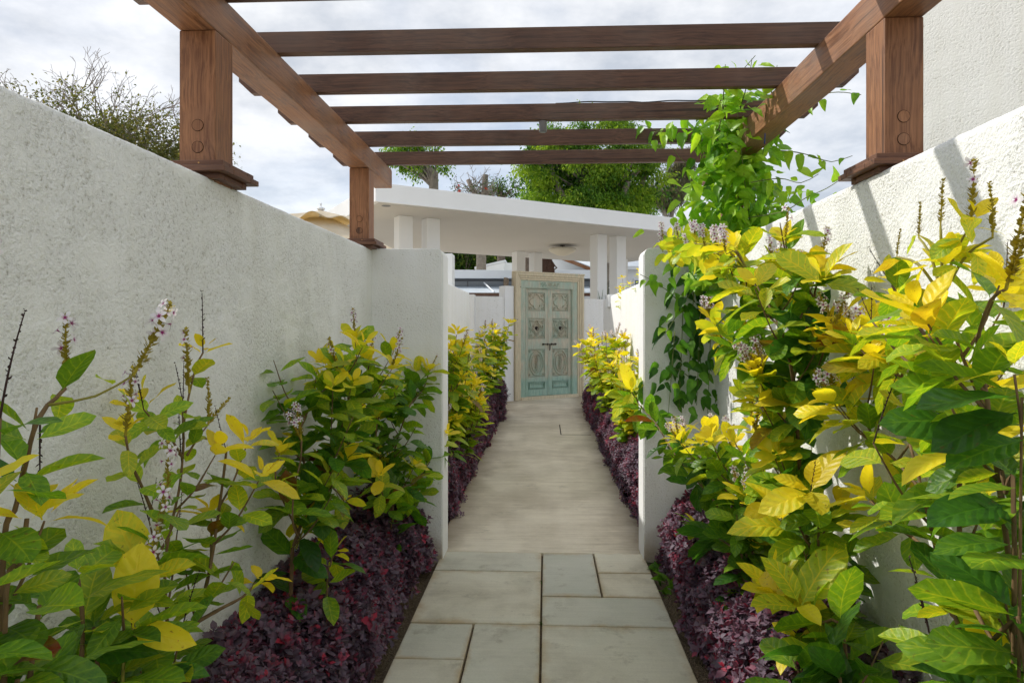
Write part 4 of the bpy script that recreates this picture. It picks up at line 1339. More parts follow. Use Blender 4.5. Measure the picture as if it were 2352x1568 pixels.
# ------------------------------------------------------------------ parasol behind the shaded wall
AP = atY(737, 484, 9.0)
par = empty('parasol', (AP.x, AP.y, 0), 'cream cloth parasol with a wavy vent flap behind the shaded wall', 'parasol')
MB().tube([(0, 0, 0), (0, 0, AP.z - 0.02)], 0.025, 12).build('pole', M['trimwhite'], par, smooth=True)


def canopy(r0, r1, z0, z1, ribs, wave, n=96, m_=10, sag=0.06):
    vs, fs = [], []
    for i in range(m_ + 1):
        t = i / m_
        r = r0 + (r1 - r0) * t
        for k in range(n):
            a = 2 * math.pi * k / n
            ph = (k * ribs / n) % 1.0
            s_ = math.sin(math.pi * ph)
            z = z0 + (z1 - z0) * t - sag * s_ * t
            z += wave * t * t * (math.sin(a * ribs + 0.8) + 0.6 * math.sin(a * 5 + 2))
            vs.append((r * math.cos(a), r * math.sin(a), z))
    for i in range(m_):
        for k in range(n):
            k2 = (k + 1) % n
            fs.append((i * n + k, i * n + k2, (i + 1) * n + k2, (i + 1) * n + k))
    return MB().add(vs, fs)


can = canopy(0.18, 1.65, AP.z - 0.12, AP.z - 0.86, 8, 0.0).build('canopy', M['cloth'], par, smooth=True)
can.modifiers.new('thick', 'SOLIDIFY').thickness = 0.004
fl = canopy(0.02, 0.52, AP.z, AP.z - 0.15, 8, 0.035, sag=0.0).build('vent_flap', M['cloth'], par, smooth=True)
fl.modifiers.new('thick', 'SOLIDIFY').thickness = 0.004
MB().lathe([(0.0, -0.01), (0.03, 0.0), (0.058, 0.022), (0.058, 0.034), (0.03, 0.048), (0.010, 0.056), (0.010, 0.075), (0.017, 0.090), (0.014, 0.106), (0.0, 0.112)], 24, (0, 0, AP.z)).build('finial', M['trimwhite'], par, smooth=True)
for k in range(8):
    a = 2 * math.pi * k / 8
    MB().tube([(0.03 * math.cos(a), 0.03 * math.sin(a), AP.z - 0.16), (1.6 * math.cos(a), 1.6 * math.sin(a), AP.z - 0.875)], 0.01, 6).build('rib', M['trimwhite'], par)
# ------------------------------------------------------------------ clipped purple hedges
def hedge(label, xf, xb, y0, y1, hf, hb, ntw, size, tint_ab, seed, red=0.0, near=False):
    """Clipped strip: upright face towards the path, top rising to the wall. Leaves sit in little whorls."""
    sg = 1 if xb > xf else -1
    root = empty('hedge', (0.5 * (xf + xb), 0.5 * (y0 + y1), 0), label, 'hedge', 'clipped purple hedges')
    off = np.array(root.location)
    W_ = abs(xb - xf)
    r = 0.09
    lenF, lenT, ends = hf, math.hypot(W_, hb - hf), 2 * W_
    n = ntw
    s = nrg.random(n)
    aF, aT, aE = lenF * (y1 - y0), lenT * (y1 - y0), 2 * W_ * hf
    tot = aF + aT + aE
    kind = np.where(s < aF / tot, 0, np.where(s < (aF + aT) / tot, 1, 2))
    u, v = nrg.random(n), nrg.random(n)
    P = np.zeros((n, 3)); N = np.zeros((n, 3))
    k = kind == 0
    P[k] = np.stack([np.full(k.sum(), xf), y0 + (y1 - y0) * u[k], hf * v[k]], 1); N[k] = (-sg, 0, 0.15)
    k = kind == 1
    P[k] = np.stack([xf + (xb - xf) * v[k], y0 + (y1 - y0) * u[k], hf + (hb - hf) * v[k] ** 0.7], 1); N[k] = (-sg * 0.35, 0, 1)
    k = kind == 2
    e = nrg.random(k.sum()) < 0.7
    hh = hf + (hb - hf) * u[k] ** 0.7
    P[k] = np.stack([xf + (xb - xf) * u[k], np.where(e, y0, y1), hh * v[k]], 1); N[k] = np.stack([np.zeros(k.sum()), np.where(e, -1, 1), np.full(k.sum(), 0.2)], 1)
    # round the arris, make the clipped surface uneven
    dxe = np.abs(P[:, 0] - xf); dze = np.maximum(hf - P[:, 2], 0)
    rr = np.clip(1 - (dxe + dze) / 0.16, 0, 1)
    P[:, 0] += sg * rr * 0.035; P[:, 2] -= rr * 0.035
    N = unit(N + rr[:, None] * np.array([-sg, 0, 1.0]) * 0.8)
    lump = (vnoise(P, 6.0, seed) - 0.5) * 0.09 + (vnoise(P, 16.0, seed + 1) - 0.5) * 0.06 + np.where(nrg.random(n) < 0.05, nrg.random(n) * 0.05, 0)
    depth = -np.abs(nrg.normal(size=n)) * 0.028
    P = P + N * (lump + depth)[:, None]
    P[:, 2] = np.maximum(P[:, 2], 0.02)
    A = unit(N * 0.8 + np.array([0, 0, 0.45]) + rand_unit(n) * 0.6)
    tbase = nrg.beta(*tint_ab, n) * (1 - red) + red * np.clip(vnoise(P, 9.0, seed + 5) * 1.3 - 0.1 + nrg.normal(size=n) * 0.15, 0, 1)
    tbase = np.clip(tbase + depth * 6, 0, 1)  # inner shade put into the tint: deeper leaves are darker
    allV, allF, allT = [], [], []
    base = 0
    X = unit(np.cross(A, rand_unit(n))); Yv = np.cross(A, X)
    for j in range(6 if near else 7):
        an = (j % 4) * math.pi / 2 + (j // 4) * 0.8 + nrg.normal(size=n) * 0.25
        o_ = X * np.cos(an)[:, None] + Yv * np.sin(an)[:, None]
        lv = j // 2
        D = o_ * (0.55 + 0.25 * lv) + A * (0.75 - 0.22 * lv) + rand_unit(n) * 0.18
        Nn = A + o_ * -0.35 + rand_unit(n) * 0.25
        L = size * (0.62 + 0.22 * lv) * nrg.uniform(0.75, 1.25, n)
        V, Fc, T = (soup8 if near else soup)(P - A * 0.010 * lv - off[None], D, Nn, L, L * nrg.uniform(0.28, 0.40, n), np.clip(tbase + (0.14 if lv == 0 else 0.0) + nrg.normal(size=n) * 0.10, 0, 1), 0.10, 0.14)
        allV.append(V); allF.append(Fc + base); allT.append(T); base += len(V)
    o = link('foliage', mesh_np('foliage', np.concatenate(allV), np.concatenate(allF), M['hedge'], near, np.concatenate(allT)), root)
    o['kind'] = 'stuff'
    # twigs
    q = np.arange(0, n, 5)
    Pb = P[q] - N[q] * 0.10 + rand_unit(len(q)) * 0.03; Pt = P[q] + A[q] * 0.006
    S1 = unit(np.cross(Pt - Pb, rand_unit(len(q)))) * 0.0012; S2 = unit(np.cross(Pt - Pb, S1)) * 0.0012
    V = np.stack([Pb + S1, Pb - S1 * 0.5 + S2, Pb - S1 * 0.5 - S2, Pt + S1 * .6, Pt - S1 * 0.3 + S2 * .6, Pt - S1 * 0.3 - S2 * .6], 1) - off[None, None]
    T = np.array([[0, 1, 4, 3], [1, 2, 5, 4], [2, 0, 3, 5]])[None] + (np.arange(len(q)) * 6)[:, None, None]
    o = link('twigs', mesh_np('twigs', V.reshape(-1, 3), T.reshape(-1, 4), M['hedge_twig'], False), root)
    o['kind'] = 'stuff'
    c = MB(); d = 0.085
    x0, x1 = sorted((xf + sg * d, xb))
    c.prism([(xf + sg * d, 0.0), (xb, 0.0), (xb, hb - d), (xf + sg * d, hf - d)] if sg < 0 else [(xb, 0.0), (xf + sg * d, 0.0), (xf + sg * d, hf - d), (xb, hb - d)], y0 + d, y1 - d, 1)
    c.v = [tuple(Vector(p) - root.location) for p in c.v]
    c.build('dark_filler_core', M['hedge_core'], root)  # solid dark body added so no light passes between the leaves


M['hedge_twig'] = plain('purple_twig', (0.13, 0.055, 0.05), 0.8, 0.2, 0.4, 40.0)
hedge('dark purple clipped hedge in shade along the paving, below the post-topped wall', -0.650, -0.985, 0.9, 3.645, 0.30, 0.44, 7800, 0.034, (2.6, 2.6), 51, 0.03, True)
hedge('purple and crimson clipped hedge along the paving below the sunlit wall', 0.640, 0.945, 0.9, 3.68, 0.33, 0.45, 7800, 0.034, (2.6, 2.2), 61, 0.40, True)
hedge('long clipped purple hedge on the shaded side of the concrete path', -0.66, -0.985, 3.90, 8.9, 0.46, 0.56, 9500, 0.030, (2.4, 2.2), 71, 0.15)
hedge('long clipped crimson hedge on the sunlit side of the concrete path', 0.615, 0.945, 3.92, 10.6, 0.34, 0.52, 11500, 0.030, (2.4, 1.9), 81, 0.60)
hedge('short separate purple hedge block close to the carved door', -0.60, -1.0, 9.05, 9.75, 0.50, 0.54, 2300, 0.030, (2.2, 2.4), 91, 0.15)


# ------------------------------------------------------------------ big leaves as single objects
def leaf_mesh(name, mat, width, fold, arch, wavy, heart=False, seed=0, nu=7):
    r = random.Random(seed)
    twist, bend, cup = r.uniform(-0.7, 0.7), r.uniform(-0.10, 0.10), r.uniform(-0.12, 0.22)
    us = [0.0] + [0.05 + 0.95 * (i / (nu - 1)) ** 0.92 for i in range(nu)]
    ss = (-1.0, -0.5, 0.0, 0.5, 1.0)
    vs, uv = [], []
    ph = r.uniform(0, 6)
    for i, u in enumerate(us):
        if heart:
            w = width * (max(0.0, min(1.0, (u + 0.02) / 0.16)) ** 0.5) * max(0.0, 1 - ((u - 0.16) / 0.84 if u > 0.16 else 0)) ** 0.80
        else:
            t = max(0.0, (u - 0.05) / 0.95)
            w = width * 2.0 * (t ** 0.60) * max(0.0, 1 - t) ** 0.55 * (1 - 0.14 * t)
        if i == 0:
            w = 0.012
        w = max(w, 0.010 if u < 0.98 else 0.001)
        for s in ss:
            a = abs(s)
            y = s * w
            z = fold * w * a * 1.0 - arch * u * u + wavy * w * a * math.sin(u * 11 + ph + s * 1.3)
            z += 0.10 * w * (a - a * a) * -1.0
            x = u - (0.10 * a * (1 - u) if heart and u < 0.25 else 0.0)
            z += cup * w * (a * a - 0.5)
            an = twist * u * u
            y, z = y * math.cos(an) - z * math.sin(an) * 0.6, z + y * math.sin(an)
            y += bend * u * u
            vs.append((x, y, z)); uv.append((u, 0.5 + 0.5 * s))
    fs = []
    for i in range(len(us) - 1):
        for k in range(4):
            fs.append((i * 5 + k, i * 5 + 5 + k, i * 5 + 6 + k, i * 5 + 1 + k))
    me = bpy.data.meshes.new(name)
    me.from_pydata(vs, [], fs)
    l = me.uv_layers.new(name='UVMap')
    for lp_ in me.loops:
        l.data[lp_.index].uv = uv[lp_.vertex_index]
    me.polygons.foreach_set('use_smooth', [True] * len(me.polygons))
    me.update()
    me.materials.append(mat)
    return me


LM = [leaf_mesh('leaf', M['leaf'], w, f, a, wv, seed=i) for i, (w, f, a, wv) in enumerate(
    [(0.30, 0.22, 0.12, 0.06), (0.335, 0.10, 0.24, 0.08), (0.275, 0.32, 0.08, 0.09), (0.32, 0.16, 0.36, 0.05), (0.35, 0.06, 0.18, 0.11), (0.265, 0.40, 0.22, 0.06), (0.30, 0.14, 0.48, 0.07), (0.29, 0.25, -0.06, 0.12), (0.33, 0.02, 0.30, 0.13)])]
VM = [leaf_mesh('leaf', M['vine'], w, f, a, wv, True, seed=20 + i) for i, (w, f, a, wv) in enumerate(
    [(0.34, 0.18, 0.20, 0.10), (0.31, 0.30, 0.10, 0.14), (0.36, 0.08, 0.32, 0.10), (0.29, 0.34, 0.24, 0.16)])]


def flower_mesh():
    vs, fs = [], []
    for k in range(5):
        a = k * 2 * math.pi / 5 + 0.2
        c, s_ = math.cos(a), math.sin(a)
        L = (1.0, 0.9, 1.05, 0.9, 1.1)[k]
        b = len(vs)
        for (r, w, z) in ((0.06, 0.05, 0.0), (0.5 * L, 0.24, 0.14), (0.85 * L, 0.20, 0.10), (L, 0.04, 0.02)):
            vs.append((r * c - w * s_, r * s_ + w * c, z)); vs.append((r * c + w * s_, r * s_ - w * c, z))
        for i in range(3):
            fs.append((b + 2 * i, b + 2 * i + 1, b + 2 * i + 3, b + 2 * i + 2))
    m_ = MB().add(vs, fs)
    m_.tube([(0, 0, 0.02), (0, 0, -0.9)], [0.09, 0.05], 5)
    return m_.mesh('flower', M['flower'], True)


FLOWER = flower_mesh()


def spike_mesh(name, n, mat, bract, seed, curl_=0.0):
    r = random.Random(seed)
    m_ = MB()
    pts = [Vector((curl_ * (i / n) ** 2, 0, i / n)) for i in range(n + 1)]
    m_.tube(pts, [(0.020 if bract > 0.1 else 0.012) * (1 - 0.55 * i / n) for i in range(n + 1)], 5)
    for i in range(2, n + 1):
        for k in range(4 if bract > 0.1 else 2):
            a = i * 1.9 + k * 1.65 + r.gauss(0, 0.4)
            q = pts[i] + Vector((0, 0, r.uniform(-0.5, 0.5) / n))
            d = Vector((math.cos(a), math.sin(a), 0.9)).normalized() * bract * r.uniform(0.45, 1.35) * (1.15 - 0.5 * i / n)
            sd = Vector((-math.sin(a), math.cos(a), 0)) * bract * 0.26
            m_.add([q, q + d * 0.5 + sd, q + d, q + d * 0.5 - sd], [(0, 1, 2, 3)])
    return m_.mesh(name, mat)


SP_Y = [spike_mesh('flower_spike', 20, M['bract'], 0.12, i, c) for i, c in enumerate((0.0, 0.12, -0.1))]
SP_D = [spike_mesh('dry_spike', 13, M['stem_dark'], 0.062, 10 + i, c) for i, c in enumerate((0.05, -0.08))]


def place(o, root, p, d, n, scale, width=1.0):
    d = d.normalized()
    s_ = n.cross(d)
    if s_.length < 1e-3:
        s_ = Vector((0, 0, 1)).cross(d)
        if s_.length < 1e-3:
            s_ = Vector((1, 0, 0))
    s_.normalize(); n = d.cross(s_)
    m_ = Matrix((d, s_, n)).transposed().to_4x4()
    sc_ = Matrix.Diagonal((scale, scale * width, scale, 1))
    o.matrix_local = Matrix.Translation(p - root.location) @ m_ @ sc_


def smooth_line(pts, step=0.02):
    """Catmull-Rom through the points, resampled evenly."""
    P = [pts[0] * 2 - pts[1]] + list(pts) + [pts[-1] * 2 - pts[-2]]
    out_ = []
    for i in range(1, len(P) - 2):
        n = max(2, int((P[i + 1] - P[i]).length / step))
        for k in range(n):
            t = k / n
            a, b, c, d = P[i - 1], P[i], P[i + 1], P[i + 2]
            out_.append(0.5 * ((2 * b) + (c - a) * t + (2 * a - 5 * b + 4 * c - d) * t * t + (3 * b - a - 3 * c + d) * t ** 3))
    out_.append(P[-2])
    return out_


YB = [0.0]
PLANTS = []
M['leaf_mass'] = soup_mat('shrub_leaf_mass', LEAF_STOPS, 0.45, 0.42, 1.5)
M['vine_mass'] = soup_mat('vine_leaf_mass', VINE_STOPS, 0.45, 0.40)


class Plant:
    def __init__(s, name, base, label, cat, group, seed, meshes, mat=None, cap=290):
        s.root = empty(name, base, label, cat, group)
        s.r = random.Random(seed)
        s.meshes = meshes
        s.cap = cap
        s.q = []
        s.k = 1.0
        s.mass = mat or M['leaf_mass']
        PLANTS.append(s)

    def leaf(s, p, d, n, L, y=0.3, br=0.5, red=0.0, width=None):
        r = s.r
        s.q.append((p.copy(), d.normalized(), n.copy(), L * 1.14 * s.k, min(1, max(0, y + YB[0])), min(1, max(0, br)), min(1, max(0, red)), width or r.uniform(0.88, 1.12), r.randrange(len(s.meshes))))

    def finish(s):
        def shown(e):
            c = e[0] + e[1] * e[3] * 0.5 - camo.location
            dep = max(0.05, c.dot(_fw)); px = PX + F * c.dot(_rt) / dep; py = HZ - F * c.z / dep
            inside = -60 < px < 2412 and -60 < py < 1628
            return (e[3] / dep) * (1.0 if inside else 0.05)
        s.q.sort(key=shown, reverse=True)
        for (p, d, n, L, y, br, red, w, mi) in s.q[:s.cap]:
            o = bpy.data.objects.new('leaf', s.meshes[mi])
            COL.objects.link(o)
            o.parent = s.root
            o.color = (y, br, red, 1)
            place(o, s.root, p, d, n, L, w)
        rest = s.q[s.cap:]
        if not rest:
            return
        AV, AF, AT, nb = [], [], [], 0
        for mi, me in enumerate(s.meshes):
            k = [e for e in rest if e[8] == mi]
            if not k:
                continue
            tv = np.array([tuple(v.co) for v in me.vertices]); tf = np.array([tuple(p_.vertices) for p_ in me.polygons])
            P = np.array([tuple(e[0] - s.root.location) for e in k]); D = unit(np.array([tuple(e[1]) for e in k])); N = np.array([tuple(e[2]) for e in k])
            S = unit(np.cross(N, D)); N = np.cross(D, S); L = np.array([e[3] for e in k])[:, None, None]; Wd = np.array([e[7] for e in k])[:, None, None]
            Vq = P[:, None, :] + L * (tv[None, :, 0:1] * D[:, None, :] + Wd * tv[None, :, 1:2] * S[:, None, :] + tv[None, :, 2:3] * N[:, None, :])
            AV.append(Vq.reshape(-1, 3)); AF.append((tf[None] + (np.arange(len(k)) * len(tv))[:, None, None]).reshape(-1, 4) + nb)
            AT.append(np.repeat(np.array([e[4] for e in k]) + nrg.normal(size=len(k)) * 0.06, len(tv)) + np.tile(vnoise(tv, 6.0, mi) - 0.5, len(k)) * 0.2); nb += len(k) * len(tv)
        o = link('foliage', mesh_np('foliage', np.concatenate(AV), np.concatenate(AF), s.mass, True, np.concatenate(AT)), s.root)
        o['kind'] = 'stuff'

    def tube(s, pts, r0, r1, mat, name='stem'):
        n = len(pts)
        m_ = MB()
        rs = []
        for i in range(n):
            rs.append((r0 + (r1 - r0) * i / (n - 1)) * 0.72 * (1.0 + (0.16 if i % 4 == 0 else 0.0)))
        m_.tube([p - s.root.location for p in pts], rs, 7)
        return m_.build(name, mat, s.root, smooth=True)

    def pair(s, p, T, phi, L, y, tilt=0.35, red=0.0, lift=0.0):
        r = s.r
        T = T.normalized()
        a = T.cross(Vector((0.3, 0.2, 0.93)))
        if a.length < 0.1:
            a = T.cross(Vector((1, 0, 0)))
        a.normalize(); b = T.cross(a)
        for k in range(2):
            ph = phi + k * math.pi + r.gauss(0, 0.25)
            o_ = a * math.cos(ph) + b * math.sin(ph)
            d = (o_ + T * (tilt + r.gauss(0, 0.2)) + Vector((0, 0, lift + r.gauss(0.02, 0.18))))
            nn = (Vector((0, 0, 1)) * 0.75 + T * 0.55 - o_ * 0.15 + Vector((r.gauss(0, .25), r.gauss(0, .25) - 0.12, 0)))
            s.leaf(p + o_ * 0.006, d, nn, L * r.uniform(0.8, 1.18), y + r.gauss(0, 0.09), r.uniform(0.25, 0.75), red if r.random() < 0.985 else r.uniform(0.4, 1.0))

    def rosette(s, p, T, L, y=0.9, n=3):
        """The young shoot: pairs of yellow leaves closing on the tip."""
        r = s.r
        ph = r.uniform(0, 3)
        for k in range(n):
            s.pair(p + T.normalized() * 0.012 * k, T, ph + k * math.pi / 2, L * (1 - 0.24 * k), y + 0.05 * k, 0.55 + 0.45 * k, lift=0.1)

    def spike(s, p, d, L, flowers=0, dry=False):
        r = s.r
        o = bpy.data.objects.new('dry_spike' if dry else 'flower_spike', r.choice(SP_D if dry else SP_Y[:1] if flowers else SP_Y))
        COL.objects.link(o); o.parent = s.root
        d = d.normalized()
        q = Vector((0, 0, 1)).rotation_difference(d)
        o.matrix_local = Matrix.Translation(p - s.root.location) @ q.to_matrix().to_4x4() @ Matrix.Rotation(r.uniform(0, 6), 4, 'Z') @ Matrix.Scale(L, 4)
        for k in range(flowers):
            f = bpy.data.objects.new('flower', FLOWER)
            COL.objects.link(f); f.parent = o
            a = k * 2.4 + r.uniform(0, 1)
            fd = Vector((math.cos(a), math.sin(a), 0.35 + r.gauss(0, .2))).normalized()
            fs = 0.0118 * r.uniform(0.85, 1.2) / L
            z = 0.98 - 0.55 * (k / max(1, flowers)) * r.uniform(0.8, 1.1)
            pos = Vector((0, 0, z)) + fd * fs * 1.0
            f.matrix_local = Matrix.Translation(pos) @ Vector((0, 0, 1)).rotation_difference(fd).to_matrix().to_4x4() @ Matrix.Scale(fs, 4)
        return o

    def shoot(s, pts, L=(0.12, 0.09), y=(0.2, 0.55), start=0.25, gap=0.065, r0=0.007, r1=0.003, tip='rosette', tipL=0.085, mat=None, skip=0.06, flowers=8, tilt=0.35):
        r = s.r
        ln = smooth_line(pts)
        s.tube(ln, r0, r1, mat or M['stem_brown'])
        tot = sum((ln[i + 1] - ln[i]).length for i in range(len(ln) - 1))
        acc, nxt, phi = 0.0, start * tot, r.uniform(0, 3)
        for i in range(len(ln) - 1):
            acc += (ln[i + 1] - ln[i]).length
            if acc >= nxt:
                t = acc / tot
                T = ln[min(i + 2, len(ln) - 1)] - ln[max(0, i - 1)]
                if r.random() > skip:
                    s.pair(ln[i], T, phi, L[0] + (L[1] - L[0]) * t, y[0] + (y[1] - y[0]) * t, tilt)
                phi += math.pi / 2 + r.gauss(0, 0.15)
                nxt += 0.86 * gap * r.uniform(0.75, 1.25)
        T = (ln[-1] - ln[-4]) if len(ln) > 4 else ln[-1] - ln[0]
        T = T.normalized()
        if 'rosette' in tip:
            s.rosette(ln[-1], T, tipL, min(0.97, y[1] + 0.38))
        if 'flower' in tip:
            for k in range(r.choice((1, 2))):
                s.spike(ln[-1], (T * 0.6 + Vector((r.gauss(0, .3), r.gauss(0, .3), 0.7))), r.uniform(0.09, 0.14), flowers)
        if 'dry' in tip:
            for k in range(r.choice((1, 2))):
                s.spike(ln[-1], (T * 0.5 + Vector((r.gauss(0, .25), r.gauss(0, .25), 0.8))), r.uniform(0.09, 0.15), 0, True)
        return ln


GS = 'variegated yellow green shrubs in the beds'


def px_line(X, pts, ground=True, dX=None):
    """Pixel track at the plane X (or X changing evenly from X to dX), carried on to the soil."""
    n = len(pts)
    P = [atX(px, py, X if dX is None else X + (dX - X) * i / (n - 1)) for i, (px, py) in enumerate(pts)]
    if ground and P[0].z > 0.05:
        P.insert(0, Vector((P[0].x * 1.04, P[0].y + 0.05, -0.03)))
    return P


def auto_sides(pl, ln, n, length, yy=(0.3, 0.7), L=(0.11, 0.085), tips=('rosette',), lo=0.35, hi=0.95, out_bias=Vector((0, 0, 0))):
    r = pl.r
    for k in range(n):
        i = int((lo + (hi - lo) * (k + r.random()) / n) * (len(ln) - 2))
        T = (ln[i + 1] - ln[i]).normalized()
        a = r.uniform(0, 2 * math.pi)
        o_ = Vector((math.cos(a), math.sin(a), 0)) + out_bias
        d = (o_ * 0.8 + T * 0.5 + Vector((0, 0, 0.45))).normalized()
        l_ = length * r.uniform(0.6, 1.25)
        p0 = ln[i]
        p1 = p0 + d * l_ * 0.5
        p2 = p0 + d * l_ + Vector((0, 0, l_ * 0.22))
        for q in (p1, p2):    # keep clear of the walls
            q.x = max(-0.965, min(0.925, q.x))
        pl.shoot([p0, p1, p2], L, yy, 0.3, 0.055, 0.004, 0.002, r.choice(tips), tilt=0.4)


def shrub(label, base, seed):
    return Plant('shrub', Vector(base), label, 'shrub', GS, seed, LM)


# --- shaded bed, from the picture's near edge to the pier
s1 = shrub('shrub with a tall white flower spike at the near end of the shaded bed', (-0.74, 0.86, 0), 101)
s1.k = 0.82
a = s1.shoot(px_line(-0.72, [(4, 1420), (40, 1150), (86, 965), (128, 915), (149, 892)]), (0.12, 0.085), (0.12, 0.42), 0.50, 0.075, 0.008, 0.004, '')
s1.spike(a[-1], Vector((0.0, 0.02, 1)), 0.105, 5)
s1.shoot([a[-4], a[-4] + Vector((0.05, 0.03, 0.01)), a[-4] + Vector((0.095, 0.05, 0.04))], (0.05, 0.04), (0.5, 0.6), 0.8, 0.06, 0.003, 0.002, 'flower', 0.03, M['stem_green'])
b = s1.shoot(px_line(-0.70, [(10, 1500), (48, 1290), (62, 1190)]), (0.10, 0.085), (0.15, 0.5), 0.35, 0.06, 0.006, 0.004, 'rosette', 0.075)
c = s1.shoot(px_line(-0.66, [(-60, 1500), (-20, 1250), (0, 960)]), (0.12, 0.09), (0.15, 0.4), 0.4, 0.07, 0.007, 0.003, '')
s1.spike(c[-1], Vector((0.10, 0.05, 0.9)), 0.13, 0, True)
s1.spike(c[-1] + Vector((-0.04, 0.02, 0.10)), Vector((0.02, 0.0, 1)), 0.13, 7)
s1.spike(atX(92, 975, -0.72), Vector((-0.02, 0, -1)), 0.12, 0, True)
for (px, py, n_) in ((90, 1390, 3), (170, 1520, 4), (40, 1560, 3)):
    p = atX(px, py, -0.68)
    s1.shoot([p + Vector((-0.06, 0.02, -0.35)), p + Vector((-0.02, 0, -0.15)), p], (0.11, 0.10), (0.12, 0.35), 0.35, 0.06, 0.006, 0.004, '')
    s1.pair(p, Vector((0.2, -0.1, 1)), n_, 0.105, 0.3, 0.3)

auto_sides(s1, a, 4, 0.10, (0.2, 0.55), (0.09, 0.07), ('rosette', ''), 0.6, 0.95)
s2 = shrub('open leggy shrub with dry dark spikes, white blossoms and two big yellow leaves', (-0.83, 1.40, 0), 102)
s2.k = 0.9
a = s2.shoot(px_line(-0.80, [(385, 1563), (440, 1440), (476, 1335), (500, 1190), (513, 1095), (520, 1035)]), (0.10, 0.075), (0.15, 0.5), 0.62, 0.062, 0.010, 0.004, 'dry')
b = s2.shoot(px_line(-0.80, [(448, 1430), (505, 1398), (560, 1368), (588, 1338)], False), (0.095, 0.08), (0.3, 0.6), 0.72, 0.05, 0.007, 0.004, 'rosette', 0.085)
c = s2.shoot(px_line(-0.86, [(385, 1500), (380, 1290), (412, 1120), (421, 1030), (424, 960), (448, 850), (466, 810)]), (0.10, 0.062), (0.18, 0.6), 0.46, 0.075, 0.007, 0.003, 'rosette', 0.06)
s2.spike(c[-1], Vector((0.0, 0, 1)), 0.15, 0, True); s2.spike(c[-6], Vector((-0.06, 0, 1)), 0.15, 4); s2.spike(c[-9], Vector((-0.12, 0, 1)), 0.13, 0, True)
s2.spike(c[-14], Vector((-0.10, 0, 1)), 0.14, 0, True)
d = s2.shoot(px_line(-0.85, [(420, 1052), (388, 1000), (352, 965), (330, 940)], False), (0.075, 0.06), (0.25, 0.45), 0.55, 0.035, 0.004, 0.002, 'dry')
s2.shoot(px_line(-0.83, [(350, 1175), (325, 1115), (300, 1060), (288, 1000)], False), (0.085, 0.06), (0.35, 0.6), 0.2, 0.06, 0.005, 0.003, 'rosette flower', 0.05)
s2.shoot(px_line(-0.85, [(430, 1045), (455, 1005), (478, 975)], False), (0.07, 0.05), (0.3, 0.5), 0.35, 0.05, 0.004, 0.002, 'flower', flowers=0)
e = s2.shoot(px_line(-0.74, [(282, 1560), (302, 1450), (338, 1330), (365, 1230), (385, 1130)]), (0.12, 0.1), (0.15, 0.4), 0.5, 0.09, 0.006, 0.003, '', mat=M['stem_green'])
for (q, dd) in ((e[-1], (0.02, 0, 1)), (e[-5], (0.10, -0.02, 0.8)), (e[-8], (0.14, -0.04, 0.6))):
    s2.spike(q, Vector(dd), 0.095, 5)
s2.leaf(atX(338, 1330, -0.74), Vector((-0.55, 0.05, 0.9)), Vector((0.55, -0.85, 0.25)), 0.145, 0.80, 0.55)
s2.leaf(atX(338, 1330, -0.74), Vector((0.55, 0.0, 0.25)), Vector((-0.1, -0.5, 0.9)), 0.085, 0.75, 0.5)
s2.leaf(atX(305, 1440, -0.73), Vector((0.10, 0.0, 0.95)), Vector((0.45, -0.9, -0.05)), 0.135, 0.93, 0.6)
s2.leaf(atX(305, 1440, -0.73), Vector((0.85, -0.10, -0.18)), Vector((0.1, -0.75, 0.6)), 0.110, 0.93, 0.6)
for (px, py) in ((350, 1490), (215, 1440), (300, 1380), (180, 1330), (260, 1560)):
    p = atX(px, py, -0.78)
    s2.shoot([p + Vector((-0.03, 0.03, -0.3)), p + Vector((0, 0.01, -0.1)), p], (0.11, 0.10), (0.12, 0.35), 0.4, 0.06, 0.006, 0.004, '')
    s2.rosette(p, Vector((0.25, -0.1, 1)), 0.085, 0.45, 2)

auto_sides(s2, c, 6, 0.12, (0.25, 0.6), (0.085, 0.065), ('rosette', 'dry', ''), 0.45, 0.92)
auto_sides(s2, a, 7, 0.13, (0.2, 0.6), (0.095, 0.075), ('rosette', '', 'dry'), 0.5, 0.95)
auto_sides(s2, e, 4, 0.12, (0.2, 0.5), (0.10, 0.08), ('rosette', ''), 0.5, 0.95)
s3 = shrub('bushy shrub with golden crown and one red leaf beside the shaded wall', (-0.86, 2.20, 0), 103)
a = s3.shoot(px_line(-0.86, [(670, 1307), (680, 1237), (735, 1094), (781, 1000), (818, 925), (838, 885), (848, 835)], dX=-0.78), (0.13, 0.105), (0.10, 0.45), 0.30, 0.075, 0.012, 0.004, 'rosette flower', 0.125, flowers=2)
b = s3.shoot(px_line(-0.88, [(690, 1230), (660, 1170), (633, 1100), (642, 1040)], False), (0.10, 0.08), (0.25, 0.55), 0.35, 0.06, 0.006, 0.003, 'rosette', 0.075)
c = s3.shoot(px_line(-0.87, [(715, 1140), (690, 1010), (700, 960), (728, 905), (742, 880)], False), (0.12, 0.10), (0.15, 0.35), 0.35, 0.07, 0.007, 0.004, 'rosette', 0.09)
d = s3.shoot(px_line(-0.80, [(735, 1094), (790, 1040), (812, 985), (800, 905), (776, 850)], False), (0.12, 0.1), (0.15, 0.5), 0.25, 0.065, 0.006, 0.003, 'rosette flower', 0.08, flowers=2)
e = s3.shoot(px_line(-0.82, [(685, 1235), (672, 1195), (676, 1120), (690, 1060), (693, 1010)], False), (0.10, 0.075), (0.35, 0.6), 0.3, 0.06, 0.005, 0.003, 'flower', flowers=11)
f = s3.shoot(px_line(-0.80, [(735, 1094), (775, 1130), (790, 1150)], False), (0.11, 0.09), (0.2, 0.5), 0.3, 0.05, 0.005, 0.003, 'rosette flower', 0.07, flowers=9)
